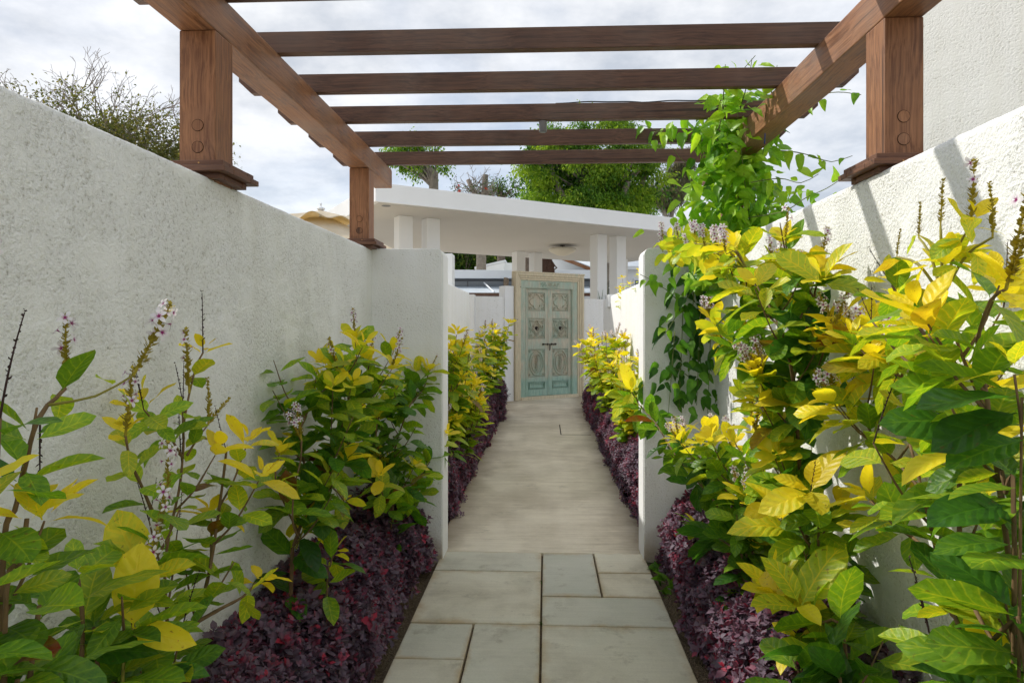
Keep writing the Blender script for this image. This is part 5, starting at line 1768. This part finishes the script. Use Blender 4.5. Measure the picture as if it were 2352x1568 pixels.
g_ = s3.shoot(px_line(-0.84, [(680, 1260), (700, 1205), (715, 1170)], False), (0.11, 0.10), (0.35, 0.65), 0.3, 0.05, 0.005, 0.003, 'rosette', 0.09, M['stem_green'])
s3.leaf(atX(752, 1046, -0.80), Vector((-0.8, 0.1, 0.1)), Vector((0.1, -0.8, 0.5)), 0.075, 0.2, 0.6, 1.0)
s3.leaf(atX(655, 1075, -0.84), Vector((0.15, 0.0, -0.9)), Vector((0.3, -0.9, 0.2)), 0.10, 0.2, 0.4, 0.8)
auto_sides(s3, a, 13, 0.20, (0.15, 0.5), (0.12, 0.095), ('rosette', '', 'rosette flower'), 0.40, 0.97)
auto_sides(s3, c, 6, 0.17, (0.15, 0.5), (0.115, 0.09), ('rosette', ''), 0.3, 0.95)
auto_sides(s3, d, 5, 0.15, (0.2, 0.55), (0.115, 0.09), ('rosette', 'flower'), 0.4, 0.95)

s4 = shrub('spreading dark green shrub in front of the shaded pier', (-0.82, 2.85, 0), 104)
a = s4.shoot(px_line(-0.80, [(900, 1130), (908, 1030), (924, 975), (942, 930), (972, 893), (985, 855)], dX=-0.66), (0.125, 0.10), (0.08, 0.40), 0.22, 0.065, 0.008, 0.004, 'rosette flower', 0.10, flowers=1)
b = s4.shoot(px_line(-0.84, [(890, 1140), (875, 1060), (864, 990), (880, 930), (905, 880)]), (0.12, 0.09), (0.10, 0.4), 0.3, 0.07, 0.007, 0.004, 'rosette', 0.07)
c = s4.shoot(px_line(-0.74, [(905, 1150), (955, 1105), (1000, 1040), (1020, 1000)], dX=-0.60), (0.115, 0.10), (0.15, 0.55), 0.2, 0.055, 0.006, 0.003, 'rosette', 0.09)
d = s4.shoot(px_line(-0.76, [(895, 1180), (880, 1140), (872, 1100)], False), (0.10, 0.10), (0.3, 0.6), 0.2, 0.05, 0.005, 0.003, 'rosette', 0.095)
e = s4.shoot(px_line(-0.72, [(920, 1180), (950, 1140), (978, 1100)], False), (0.12, 0.10), (0.15, 0.5), 0.2, 0.05, 0.005, 0.003, 'rosette', 0.085)
auto_sides(s4, a, 9, 0.20, (0.10, 0.4), (0.12, 0.10), ('rosette', '', ''), 0.3, 0.9)
auto_sides(s4, c, 5, 0.16, (0.12, 0.45), (0.115, 0.095), ('rosette', ''), 0.3, 0.9)
auto_sides(s4, b, 5, 0.17, (0.10, 0.4), (0.12, 0.095), ('rosette', ''), 0.3, 0.9)

s5 = shrub('low seedling with a bright yellow tip poking through the shaded purple hedge', (-0.80, 2.32, 0), 105)
a = s5.shoot(px_line(-0.76, [(752, 1330), (758, 1300), (766, 1272)]), (0.12, 0.11), (0.25, 0.4), 0.72, 0.06, 0.005, 0.004, 'rosette', 0.075)


def fan_shrub(label, base, h, nst, seed, spread=0.28, y=(0.3, 0.75), tips=('rosette', 'rosette flower'), sides=3, L=(0.145, 0.115), lean=(0, 0), fl=7):
    s = shrub(label, base, seed)
    r = s.r
    for k in range(nst):
        a = 2 * math.pi * k / nst + r.uniform(-.4, .4)
        hh = h * r.uniform(0.72, 1.05)
        sp_ = spread * r.uniform(0.4, 1.1)
        b = Vector(base)
        p1 = b + Vector((math.cos(a) * sp_ * 0.35 + lean[0] * 0.3, math.sin(a) * sp_ * 0.6, hh * 0.45))
        p2 = b + Vector((math.cos(a) * sp_ * 0.75 + lean[0] * 0.7, math.sin(a) * sp_ * 1.2, hh * 0.75))
        p3_ = b + Vector((math.cos(a) * sp_ * 0.9 + lean[0], math.sin(a) * sp_ * 1.4, hh))
        for q in (p1, p2, p3_):
            q.x = max(-0.94, min(0.90, q.x))
        ln = s.shoot([b + Vector((0, 0, -0.03)), p1, p2, p3_], L, y, 0.38, 0.07, 0.008, 0.003, r.choice(tips), 0.105, flowers=fl)
        if sides:
            auto_sides(s, ln, sides, 0.17, (y[0] + 0.1, y[1]), (L[0] * 0.9, L[1] * 0.9), tips, 0.4, 0.92)
    return s


fan_shrub('tall golden shrub just beyond the shaded pier', (-0.80, 4.75, 0), 1.42, 8, 111, 0.22, (0.18, 0.62), sides=3, lean=(0.02, 0))
fan_shrub('golden green shrub in the middle of the shaded corridor bed', (-0.80, 6.3, 0), 1.20, 8, 112, 0.24, (0.18, 0.60), sides=3, lean=(0.05, 0))
fan_shrub('round leafy shrub with thin spikes beside the hedge block near the door', (-0.80, 8.6, 0), 1.36, 9, 113, 0.32, (0.20, 0.60), sides=3, lean=(0.08, 0))
fan_shrub('low yellow shrub leaning over the shaded corridor hedge', (-0.72, 5.4, 0), 0.90, 6, 114, 0.16, (0.20, 0.62), sides=2, lean=(0.06, 0))

# --- sunlit bed
fan_shrub('golden shrub crowded with white blossom beside the concrete path', (0.78, 7.4, 0), 1.30, 9, 121, 0.28, (0.25, 0.72), ('rosette flower', 'flower', 'rosette'), 3, lean=(-0.06, 0), fl=12)
fan_shrub('bushy yellow shrub rising from the crimson hedge beyond the vine', (0.78, 5.6, 0), 1.02, 8, 122, 0.20, (0.22, 0.66), ('rosette flower', 'rosette'), 3, lean=(-0.04, 0), fl=7)
fan_shrub('slender yellow shrub with thin flower spikes near the end of the sunlit wall', (0.80, 9.3, 0), 1.2, 5, 123, 0.2, (0.35, 0.85), ('rosette flower', 'flower'), 3, lean=(-0.08, 0), fl=8)

YB[0] = -0.09
r4 = shrub('shrub leaning out past the vine covered pier with a big golden leaf at its tip', (0.80, 3.05, 0), 131)
a = r4.shoot(px_line(0.74, [(1700, 1250), (1640, 1150), (1575, 1075), (1541, 1029), (1504, 969), (1466, 926), (1452, 900)], dX=0.50), (0.125, 0.115), (0.15, 0.45), 0.45, 0.06, 0.008, 0.004, 'rosette', 0.13)
r4.leaf(a[-1], Vector((-0.25, 0.0, 1)), Vector((0.2, -0.9, 0.1)), 0.16, 0.95, 0.7)
r4.leaf(a[-2], Vector((-0.8, -0.1, -0.45)), Vector((-0.2, -0.8, 0.5)), 0.15, 0.72, 0.6)
b = r4.shoot(px_line(0.76, [(1710, 1200), (1670, 1130), (1636, 1084), (1600, 1043), (1578, 1010)], dX=0.66), (0.115, 0.09), (0.22, 0.65), 0.25, 0.06, 0.007, 0.003, 'rosette flower', 0.10, flowers=14)
c = r4.shoot(px_line(0.78, [(1715, 1190), (1690, 1110), (1650, 1050), (1632, 1005)], dX=0.72), (0.115, 0.09), (0.25, 0.65), 0.25, 0.06, 0.007, 0.003, 'rosette flower', 0.12, flowers=10)
d = r4.shoot(px_line(0.78, [(1722, 1200), (1735, 1120), (1712, 1060), (1690, 1020)], dX=0.74), (0.11, 0.085), (0.2, 0.6), 0.2, 0.055, 0.006, 0.003, 'rosette flower', flowers=10)
e = r4.shoot(px_line(0.70, [(1690, 1260), (1640, 1230), (1600, 1215)], False), (0.125, 0.11), (0.12, 0.5), 0.2, 0.055, 0.006, 0.003, 'rosette', 0.07)
auto_sides(r4, b, 5, 0.16, (0.2, 0.6), (0.11, 0.09), ('rosette', 'rosette flower'), 0.3, 0.9)
auto_sides(r4, c, 5, 0.16, (0.2, 0.6), (0.11, 0.09), ('rosette', 'rosette flower'), 0.3, 0.9)
auto_sides(r4, a, 4, 0.14, (0.15, 0.5), (0.115, 0.10), ('rosette', ''), 0.25, 0.7)

r3 = shrub('tallest shrub with a thick brown stem and heads of white blossom beside the vine', (0.80, 2.06, 0), 132)
a = r3.shoot(px_line(0.80, [(1860, 1316), (1838, 1093), (1830, 960), (1824, 901), (1815, 834), (1793, 752), (1745, 667), (1715, 619), (1690, 575)], dX=0.62), (0.13, 0.10), (0.10, 0.6), 0.34, 0.07, 0.013, 0.004, 'rosette', 0.10)
for (px, py, n_) in ((1648, 545, 16), (1620, 540, 14), (1600, 530, 14), (1560, 535, 10), (1524, 528, 9), (1522, 556, 9), (1668, 548, 14), (1580, 560, 8)):
    tip = atX(px, py, 0.58)
    st = ln_mid = a[-3].lerp(tip, 0.15)
    ln = r3.shoot([a[-6], a[-6].lerp(tip, 0.5) + Vector((0, 0, 0.015)), tip + Vector((0, 0, -0.05))], (0.07, 0.055), (0.6, 0.8), 0.6, 0.07, 0.0035, 0.002, '', mat=M['stem_green'])
    r3.spike(ln[-1], Vector((-0.15, 0, 1)), 0.085, n_)
b = r3.shoot(px_line(0.79, [(1820, 870), (1795, 855), (1752, 842), (1715, 815), (1660, 785)], False, dX=0.68), (0.115, 0.09), (0.2, 0.65), 0.2, 0.06, 0.006, 0.003, 'rosette flower', 0.10, flowers=14)
c = r3.shoot(px_line(0.80, [(1810, 820), (1850, 760), (1868, 705), (1872, 670), (1880, 640)], False, dX=0.80), (0.12, 0.10), (0.15, 0.55), 0.2, 0.06, 0.007, 0.004, 'rosette', 0.12)
d = r3.shoot(px_line(0.80, [(1793, 752), (1815, 680), (1812, 620), (1808, 580), (1804, 560)], False, dX=0.76), (0.105, 0.085), (0.25, 0.7), 0.2, 0.06, 0.006, 0.003, 'rosette flower', 0.07, flowers=2)
e = r3.shoot(px_line(0.74, [(1795, 755), (1740, 700), (1690, 660), (1660, 635)], False, dX=0.64), (0.115, 0.10), (0.2, 0.6), 0.2, 0.06, 0.005, 0.003, 'rosette', 0.10)
f = r3.shoot(px_line(0.80, [(1832, 1010), (1790, 965), (1745, 950), (1730, 925)], False, dX=0.70), (0.11, 0.09), (0.15, 0.55), 0.25, 0.055, 0.006, 0.003, 'rosette', 0.09)
g_ = r3.shoot(px_line(0.80, [(1835, 1040), (1815, 1000), (1790, 985)], False, dX=0.74), (0.11, 0.09), (0.1, 0.4), 0.2, 0.055, 0.006, 0.003, 'rosette', 0.08)
h_ = r3.shoot(px_line(0.78, [(1828, 930), (1865, 880), (1880, 840), (1895, 800)], False, dX=0.78), (0.125, 0.115), (0.1, 0.35), 0.2, 0.055, 0.006, 0.003, '', 0.09)
for (px, py, y_) in ((1863, 775, 0.22), (1826, 868, 0.15), (1800, 945, 0.85), (1730, 820, 0.5), (1890, 650, 0.75)):
    r3.rosette(atX(px, py, 0.76), Vector((-0.35, -0.8, 0.35)), 0.125, y_, 3)
auto_sides(r3, a, 15, 0.18, (0.3, 0.7), (0.115, 0.09), ('rosette', 'rosette', 'rosette flower'), 0.35, 0.86)
auto_sides(r3, b, 5, 0.15, (0.3, 0.7), (0.11, 0.09), ('rosette', 'rosette flower'), 0.3, 0.95)
auto_sides(r3, d, 2, 0.10, (0.3, 0.7), (0.11, 0.09), ('rosette', ''), 0.3, 0.95)
auto_sides(r3, e, 4, 0.12, (0.3, 0.7), (0.11, 0.09), ('rosette', 'rosette flower'), 0.3, 0.95)
auto_sides(r3, c, 2, 0.12, (0.25, 0.6), (0.115, 0.10), ('rosette', ''), 0.3, 0.9)

r5 = shrub('low shrub with a splay of big yellow leaves over the sunlit purple hedge', (0.78, 1.72, 0), 133)
a = r5.shoot(px_line(0.74, [(1940, 1475), (1880, 1430), (1840, 1405), (1800, 1375)], dX=0.64), (0.13, 0.12), (0.15, 0.6), 0.3, 0.06, 0.009, 0.005, 'rosette', 0.135)
b = r5.shoot(px_line(0.78, [(1875, 1320), (1850, 1240), (1825, 1190), (1800, 1170)], dX=0.68), (0.13, 0.11), (0.15, 0.55), 0.3, 0.06, 0.008, 0.004, 'rosette', 0.12)
c = r5.shoot(px_line(0.78, [(1880, 1300), (1880, 1210), (1868, 1150), (1862, 1130)], dX=0.72), (0.125, 0.10), (0.2, 0.6), 0.3, 0.06, 0.008, 0.004, 'rosette dry', 0.11)
d = r5.shoot(px_line(0.66, [(1930, 1560), (1880, 1510), (1830, 1500)], dX=0.60), (0.13, 0.12), (0.08, 0.25), 0.25, 0.06, 0.008, 0.004, '', 0.10)
r5.rosette(atX(1838, 1392, 0.66), Vector((-0.3, -0.5, 0.8)), 0.15, 0.72, 2)
r5.rosette(atX(1780, 1360, 0.64), Vector((-0.3, -0.6, 0.6)), 0.12, 0.85, 2)
r5.leaf(atX(1810, 1215, 0.70), Vector((-0.95, -0.1, 0.32)), Vector((0.1, -0.7, 0.7)), 0.135, 0.82, 0.65)
auto_sides(r5, b, 5, 0.15, (0.2, 0.6), (0.12, 0.10), ('rosette', ''), 0.3, 0.9)
auto_sides(r5, d, 4, 0.14, (0.1, 0.4), (0.125, 0.11), ('rosette', ''), 0.2, 0.9)

r2 = shrub('leggy shrub with dry brown spikes and golden tops against the striped sunlit wall', (0.80, 1.28, 0), 134)
a = r2.shoot(px_line(0.74, [(2212, 1557), (2180, 1392), (2152, 1276), (2137, 1205), (2112, 1100), (2090, 1020)]), (0.115, 0.09), (0.15, 0.55), 0.52, 0.075, 0.009, 0.004, 'rosette', 0.075)
b = r2.shoot(px_line(0.78, [(2152, 1276), (2085, 1225), (2030, 1175), (1998, 1150)], False), (0.09, 0.08), (0.3, 0.65), 0.45, 0.06, 0.005, 0.003, 'dry', 0.07)
c = r2.shoot(px_line(0.80, [(2120, 1130), (2060, 1060), (2010, 1010), (1985, 960), (1965, 920)], False), (0.10, 0.085), (0.3, 0.7), 0.25, 0.06, 0.005, 0.003, 'rosette dry', 0.08)
d = r2.shoot(px_line(0.74, [(2203, 956), (2190, 905), (2160, 823), (2117, 759), (2074, 703), (2050, 655)]), (0.115, 0.085), (0.15, 0.5), 0.55, 0.065, 0.009, 0.004, 'rosette dry', 0.07)
e = r2.shoot(px_line(0.76, [(2190, 909), (2095, 840), (2044, 789), (2001, 735)], False), (0.085, 0.06), (0.4, 0.7), 0.55, 0.075, 0.005, 0.003, 'dry', 0.06)
f = r2.shoot(px_line(0.82, [(2150, 900), (2060, 860), (2000, 830), (1960, 790)], False), (0.10, 0.08), (0.4, 0.85), 0.3, 0.055, 0.005, 0.003, 'rosette flower', 0.10, flowers=12)
for k, (px, py) in enumerate(((1958, 752), (1980, 748), (2050, 760), (2066, 790))):
    r2.spike(atX(px, py + 45, 0.82), Vector((-0.1, 0, 1)), 0.095, 10)
    r2.rosette(atX(px, py + 55, 0.82), Vector((-0.1, -0.3, 1)), 0.08, 0.85, 2)
auto_sides(r2, d, 4, 0.12, (0.2, 0.6), (0.115, 0.09), ('rosette', 'rosette dry'), 0.5, 0.95)
auto_sides(r2, a, 3, 0.13, (0.2, 0.7), (0.11, 0.09), ('rosette', 'dry'), 0.45, 0.95)
auto_sides(r2, c, 4, 0.12, (0.4, 0.8), (0.10, 0.085), ('rosette', 'rosette flower'), 0.3, 0.95)

auto_sides(r2, f, 5, 0.13, (0.4, 0.8), (0.10, 0.085), ('rosette', 'rosette flower'), 0.3, 0.95)
auto_sides(r2, b, 2, 0.10, (0.3, 0.7), (0.095, 0.08), ('rosette', 'dry'), 0.3, 0.95)
r1 = shrub('dark broad leaved shrub with orange flower heads at the near end of the sunlit bed', (0.72, 1.02, 0), 135)
r1.k = 0.9
a = r1.shoot(px_line(0.66, [(2345, 1480), (2325, 1318), (2300, 1149), (2290, 1000), (2235, 880), (2190, 760), (2160, 660), (2172, 610)]), (0.115, 0.095), (0.10, 0.5), 0.55, 0.07, 0.006, 0.003, 'rosette', 0.075)
for (px, py, L_, fl_) in ((2230, 520, 0.10, 2), (2160, 520, 0.075, 0), (2110, 545, 0.06, 0), (2280, 545, 0.08, 0), (2060, 590, 0.05, 0)):
    tip = atX(px, py, 0.66)
    ln = r1.shoot([a[-4], a[-4].lerp(tip, 0.5) + Vector((0, 0, 0.02)), tip], (0.07, 0.05), (0.7, 0.8), 0.5, 0.05, 0.004, 0.0025, 'rosette' if fl_ else '', 0.05, M['stem_green'])
    r1.spike(ln[-1], Vector((0.05, 0, 1)), L_, fl_)
b = r1.shoot([a[len(a) * 5 // 8]] + px_line(0.64, [(2262, 880), (2245, 790), (2275, 690), (2310, 665)], False), (0.105, 0.09), (0.2, 0.6), 0.3, 0.06, 0.006, 0.003, 'rosette flower', 0.075, flowers=2)
c = r1.shoot(px_line(0.62, [(2330, 1250), (2310, 1130), (2300, 1080)]), (0.105, 0.10), (0.15, 0.35), 0.2, 0.06, 0.006, 0.004, 'rosette', 0.055)
d = r1.shoot(px_line(0.60, [(2345, 1100), (2345, 980), (2330, 860)]), (0.105, 0.10), (0.15, 0.40), 0.55, 0.06, 0.005, 0.002, 'rosette', 0.06)
e = r1.shoot(px_line(0.60, [(2360, 1560), (2280, 1470), (2240, 1400)]), (0.12, 0.11), (0.1, 0.5), 0.5, 0.06, 0.006, 0.004, 'rosette', 0.10)
r1.leaf(atX(2310, 1160, 0.60), Vector((-1, -0.15, -0.05)), Vector((0.1, -0.55, 0.8)), 0.115, 0.18, 0.6, width=1.1)
r1.leaf(atX(2205, 975, 0.63), Vector((-1, -0.1, 0.25)), Vector((0.0, -0.6, 0.8)), 0.11, 0.24, 0.65)
r1.leaf(atX(2350, 1010, 0.60), Vector((-1, -0.1, -0.2)), Vector((0.1, -0.5, 0.85)), 0.105, 0.28, 0.65)
auto_sides(r1, a, 4, 0.10, (0.25, 0.6), (0.10, 0.08), ('rosette', ''), 0.5, 0.97)
auto_sides(r1, b, 3, 0.10, (0.3, 0.65), (0.10, 0.08), ('rosette', ''), 0.3, 0.97)


YB[0] = 0.0
# ------------------------------------------------------------------ vine climbing the pier and the pergola
vine = Plant('vine', Vector((0.86, 3.45, 0)), 'leafy green vine climbing the pier and far post and trailing over the rafters', 'vine', None, 151, VM, M['vine_mass'])


vine.k = 0.76


def vleaf(p, d, n, L, y, br):
    vine.leaf(p, d, n, L, y, br)


def vine_run(pts, gap=0.045, L=(0.10, 0.07), y=(0.45, 0.85), r0=0.004, r1=0.002, hang=0.5, spread=0.05, per=1):
    r = vine.r
    ln = smooth_line(pts, 0.03)
    vine.tube(ln, r0, r1, M['vinestem'], 'stem')
    acc, nx = 0, 0
    tot = sum((ln[i + 1] - ln[i]).length for i in range(len(ln) - 1))
    sd = 1
    for i in range(len(ln) - 1):
        acc += (ln[i + 1] - ln[i]).length
        while acc >= nx:
            nx += gap * r.uniform(0.7, 1.3)
            t = acc / tot
            T = (ln[i + 1] - ln[i]).normalized()
            for k in range(per):
                s_ = T.cross(Vector((r.gauss(0, 1), -1.2, r.gauss(0, 1)))).normalized() * sd
                sd = -sd
                d = s_ * 0.7 + T * 0.3 + Vector((r.gauss(0, .3), r.gauss(-0.15, .3), -hang + r.gauss(0, .3)))
                n = Vector((r.gauss(-0.1, .35), -0.75 + r.gauss(0, .3), 0.6))
                p = ln[i] + s_ * r.uniform(0.01, spread) + Vector((r.gauss(0, spread * .4), r.gauss(0, spread * .4), r.gauss(0, spread * .4)))
                vleaf(p, d, n, (L[0] + (L[1] - L[0]) * t) * r.uniform(0.75, 1.2), y[0] + (y[1] - y[0]) * t + r.gauss(0, .12), r.uniform(0.3, 0.8))


M['vinestem'] = plain('vine_stem', (0.16, 0.20, 0.05), 0.7, 0.3, 0.4, 30.0)
V3 = lambda px, py, Y: atY(px, py, Y)
# bright hanging leaders
vine_run([V3(1730, 560, 3.40), V3(1712, 430, 3.3), V3(1700, 320, 3.2), V3(1692, 235, 3.12), V3(1690, 198, 3.1)], 0.034, (0.115, 0.085), (0.6, 0.95), spread=0.08, per=2)
vine_run([V3(1650, 640, 3.5), V3(1660, 500, 3.45), V3(1668, 400, 3.4), V3(1672, 300, 3.3)], 0.036, (0.11, 0.09), (0.55, 0.9), spread=0.10, per=2)
vine_run([V3(1770, 560, 3.4), V3(1755, 470, 3.35), V3(1750, 380, 3.3), V3(1760, 300, 3.25)], 0.04, (0.11, 0.09), (0.5, 0.85), spread=0.09, per=2)
# trailers
vine_run([V3(1640, 345, 3.55), V3(1580, 325, 3.56), V3(1530, 310, 3.56), V3(1490, 292, 3.57), V3(1470, 288, 3.6)], 0.05, (0.105, 0.085), (0.4, 0.75), hang=0.9)
vine_run([V3(1620, 395, 3.5), V3(1570, 370, 3.5), V3(1545, 340, 3.52)], 0.055, (0.10, 0.085), (0.4, 0.7), hang=0.9)
vine_run([V3(1770, 300, 3.2), V3(1830, 262, 3.05), V3(1880, 222, 2.95), V3(1925, 212, 2.85), V3(1978, 218, 2.8)], 0.075, (0.10, 0.06), (0.5, 0.9), hang=0.5, spread=0.02)
vine_run([V3(1775, 345, 3.2), V3(1830, 350, 3.1), V3(1870, 360, 3.0), V3(1910, 372, 2.95), V3(1958, 358, 2.9)], 0.06, (0.10, 0.05), (0.5, 0.85), hang=0.6, spread=0.02)
vine_run([V3(1720, 500, 3.3), V3(1800, 485, 2.95), V3(1850, 455, 2.80), V3(1900, 432, 2.65), V3(1945, 402, 2.55)], 0.055, (0.10, 0.075), (0.45, 0.75), hang=0.1, spread=0.03)
vine_run([V3(1700, 250, 2.95), V3(1720, 180, 2.85), V3(1727, 135, 2.80)], 0.022, (0.10, 0.075), (0.75, 1.0), hang=0.2, spread=0.05, per=2)
vine_run([V3(1660, 250, 2.95), V3(1664, 180, 2.86), V3(1666, 148, 2.84)], 0.025, (0.095, 0.07), (0.7, 0.95), hang=0.2, spread=0.05, per=2)
vine_run([V3(1760, 260, 2.95), V3(1780, 180, 2.86), V3(1785, 150, 2.84)], 0.04, (0.07, 0.05), (0.7, 0.95), hang=0.1, spread=0.02)
vine_run([V3(1620, 620, 3.55), V3(1570, 690, 3.6), V3(1530, 665, 3.58), V3(1500, 645, 3.5), V3(1470, 630, 3.45)], 0.05, (0.095, 0.07), (0.55, 0.9), hang=0.6, spread=0.02)
vine_run([V3(1570, 690, 3.6), V3(1545, 740, 3.6), V3(1525, 770, 3.55)], 0.055, (0.09, 0.07), (0.5, 0.85), hang=0.7, spread=0.02)
vine_run([V3(1650, 300, 3.05), V3(1668, 230, 3.0), V3(1700, 170, 2.9), V3(1735, 128, 2.82)], 0.03, (0.095, 0.07), (0.7, 1.0), hang=0.3, spread=0.05, per=2)
vine_run([V3(1660, 330, 3.3), V3(1600, 300, 3.4), V3(1545, 296, 3.5), V3(1500, 305, 3.55)], 0.035, (0.10, 0.08), (0.5, 0.85), hang=0.9, spread=0.05, per=2)
vine_run([V3(1720, 420, 3.2), V3(1790, 410, 3.1), V3(1840, 420, 3.0), V3(1880, 400, 2.95)], 0.05, (0.09, 0.06), (0.6, 0.95), hang=0.6, spread=0.03)
# shaded curtain on the pier
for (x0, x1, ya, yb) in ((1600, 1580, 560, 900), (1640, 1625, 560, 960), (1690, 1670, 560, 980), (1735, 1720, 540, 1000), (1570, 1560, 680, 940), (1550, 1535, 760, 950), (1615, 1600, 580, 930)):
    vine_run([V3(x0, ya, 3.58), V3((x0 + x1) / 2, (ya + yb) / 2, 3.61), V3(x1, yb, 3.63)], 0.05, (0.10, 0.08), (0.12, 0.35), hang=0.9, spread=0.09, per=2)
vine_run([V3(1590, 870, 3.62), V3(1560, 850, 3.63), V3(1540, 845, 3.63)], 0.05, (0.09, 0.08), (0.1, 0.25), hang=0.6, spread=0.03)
# thicket over the wall top and around the post
for k in range(880):
    r = vine.r
    px, py = r.gauss(1690, 66), 215 + 440 * r.betavariate(1.25, 1.15)
    px = 1690 + (px - 1690) * (0.50 + 0.65 * (py - 215) / 440)
    p = V3(px, py, r.uniform(3.25, 3.6))
    vleaf(p, Vector((r.gauss(0, .6), r.gauss(-.2, .4), -0.6 + r.gauss(0, .35))), Vector((r.gauss(-.1, .4), -0.7, 0.6 + r.gauss(0, .3))), r.uniform(0.065, 0.11), r.gauss(0.78, 0.2), r.uniform(.4, .9))
# blue twine tying the vine to the rafters
tag(MB().tube([V3(1762, 205, 2.9), V3(1760, 260, 2.95), V3(1756, 330, 3.1)], 0.0025, 5).build('twine', plain('blue_twine', (0.03, 0.06, 0.35), 0.7), None), 'thin blue twine tying the vine up to a rafter', 'twine')

# weeds at the foot of the piers and in the joints
wd = Plant('weed', Vector((0.62, 3.45, 0)), 'small bright green creeper at the foot of the vine covered pier', 'weed', None, 161, VM)
for (px, py) in ((1500, 1290), (1512, 1310), (1525, 1330), (1530, 1365), (1540, 1350), (1535, 1380), (1505, 1300), (1520, 1345)):
    p = atX(px, py, 0.615)
    for k in range(3):
        wd.leaf(p, Vector((wd.r.gauss(-.4, .6), wd.r.gauss(-.3, .6), wd.r.gauss(0.2, .4))), Vector((wd.r.gauss(0, .3), -0.3, 1)), wd.r.uniform(0.05, 0.075), wd.r.uniform(.3, .6), 0.4)
for (px, py, lab) in ((1241, 1335, 'tiny moss tuft in the long joint beside the big slab'), (1241, 1430, 'tiny moss tuft where four paving joints meet')):
    p = ray(px, py); p = Vector((0, 0, H)) + p * (-H / p.z)
    m_ = MB()
    for k in range(40):
        q = Vector((rng.gauss(0, 0.006), rng.gauss(0, 0.012), -0.006)); d = Vector((rng.gauss(0, .5), rng.gauss(0, .5), 1)).normalized() * rng.uniform(0.006, 0.014)
        sd = Vector((rng.gauss(0, 1), rng.gauss(0, 1), 0)).normalized() * 0.0016
        m_.add([q - sd, q + sd, q + d], [(0, 1, 2)])
    o = m_.build('moss', plain('moss', (0.07, 0.13, 0.02), 0.9, 0.1), None, loc=p)
    tag(o, lab, 'moss')
# young self-sown plant on top of the sunlit corridor wall
tw = Plant('seedling', Vector((1.10, 8.2, 1.70)), 'yellow green seedlings sprouting behind the top of the sunlit corridor wall', 'seedling', None, 171, LM)
for (px, py, Y) in ((1430, 640, 8.2), (1445, 655, 8.0), (1425, 665, 8.3), (1468, 625, 6.9)):
    p = atY(px, py, Y)
    tw.shoot([p + Vector((0.02, 0, -0.32)), p + Vector((0.01, 0, -0.15)), p], (0.08, 0.06), (0.5, 0.75), 0.25, 0.05, 0.004, 0.002, 'rosette', 0.06)
# spiky plant behind the low wall beside the door
yk = empty('yucca', (0.98, 12.95, 1.2), 'thin dark spiky leaves rising behind the low wall beside the door', 'yucca')
for k in range(9):
    m_ = MB(); x = rng.uniform(-0.08, 0.55); ln_ = rng.uniform(0.6, 1.05); lean = rng.uniform(-0.15, 0.2)
    m_.tube([(x, 0, 0), (x + lean * 0.4, 0, ln_ * 0.5), (x + lean, 0.02, ln_)], [0.02, 0.016, 0.002], 4)
    m_.build('leaf', M['palmgreen'], yk)

for pl in PLANTS:
    pl.finish()
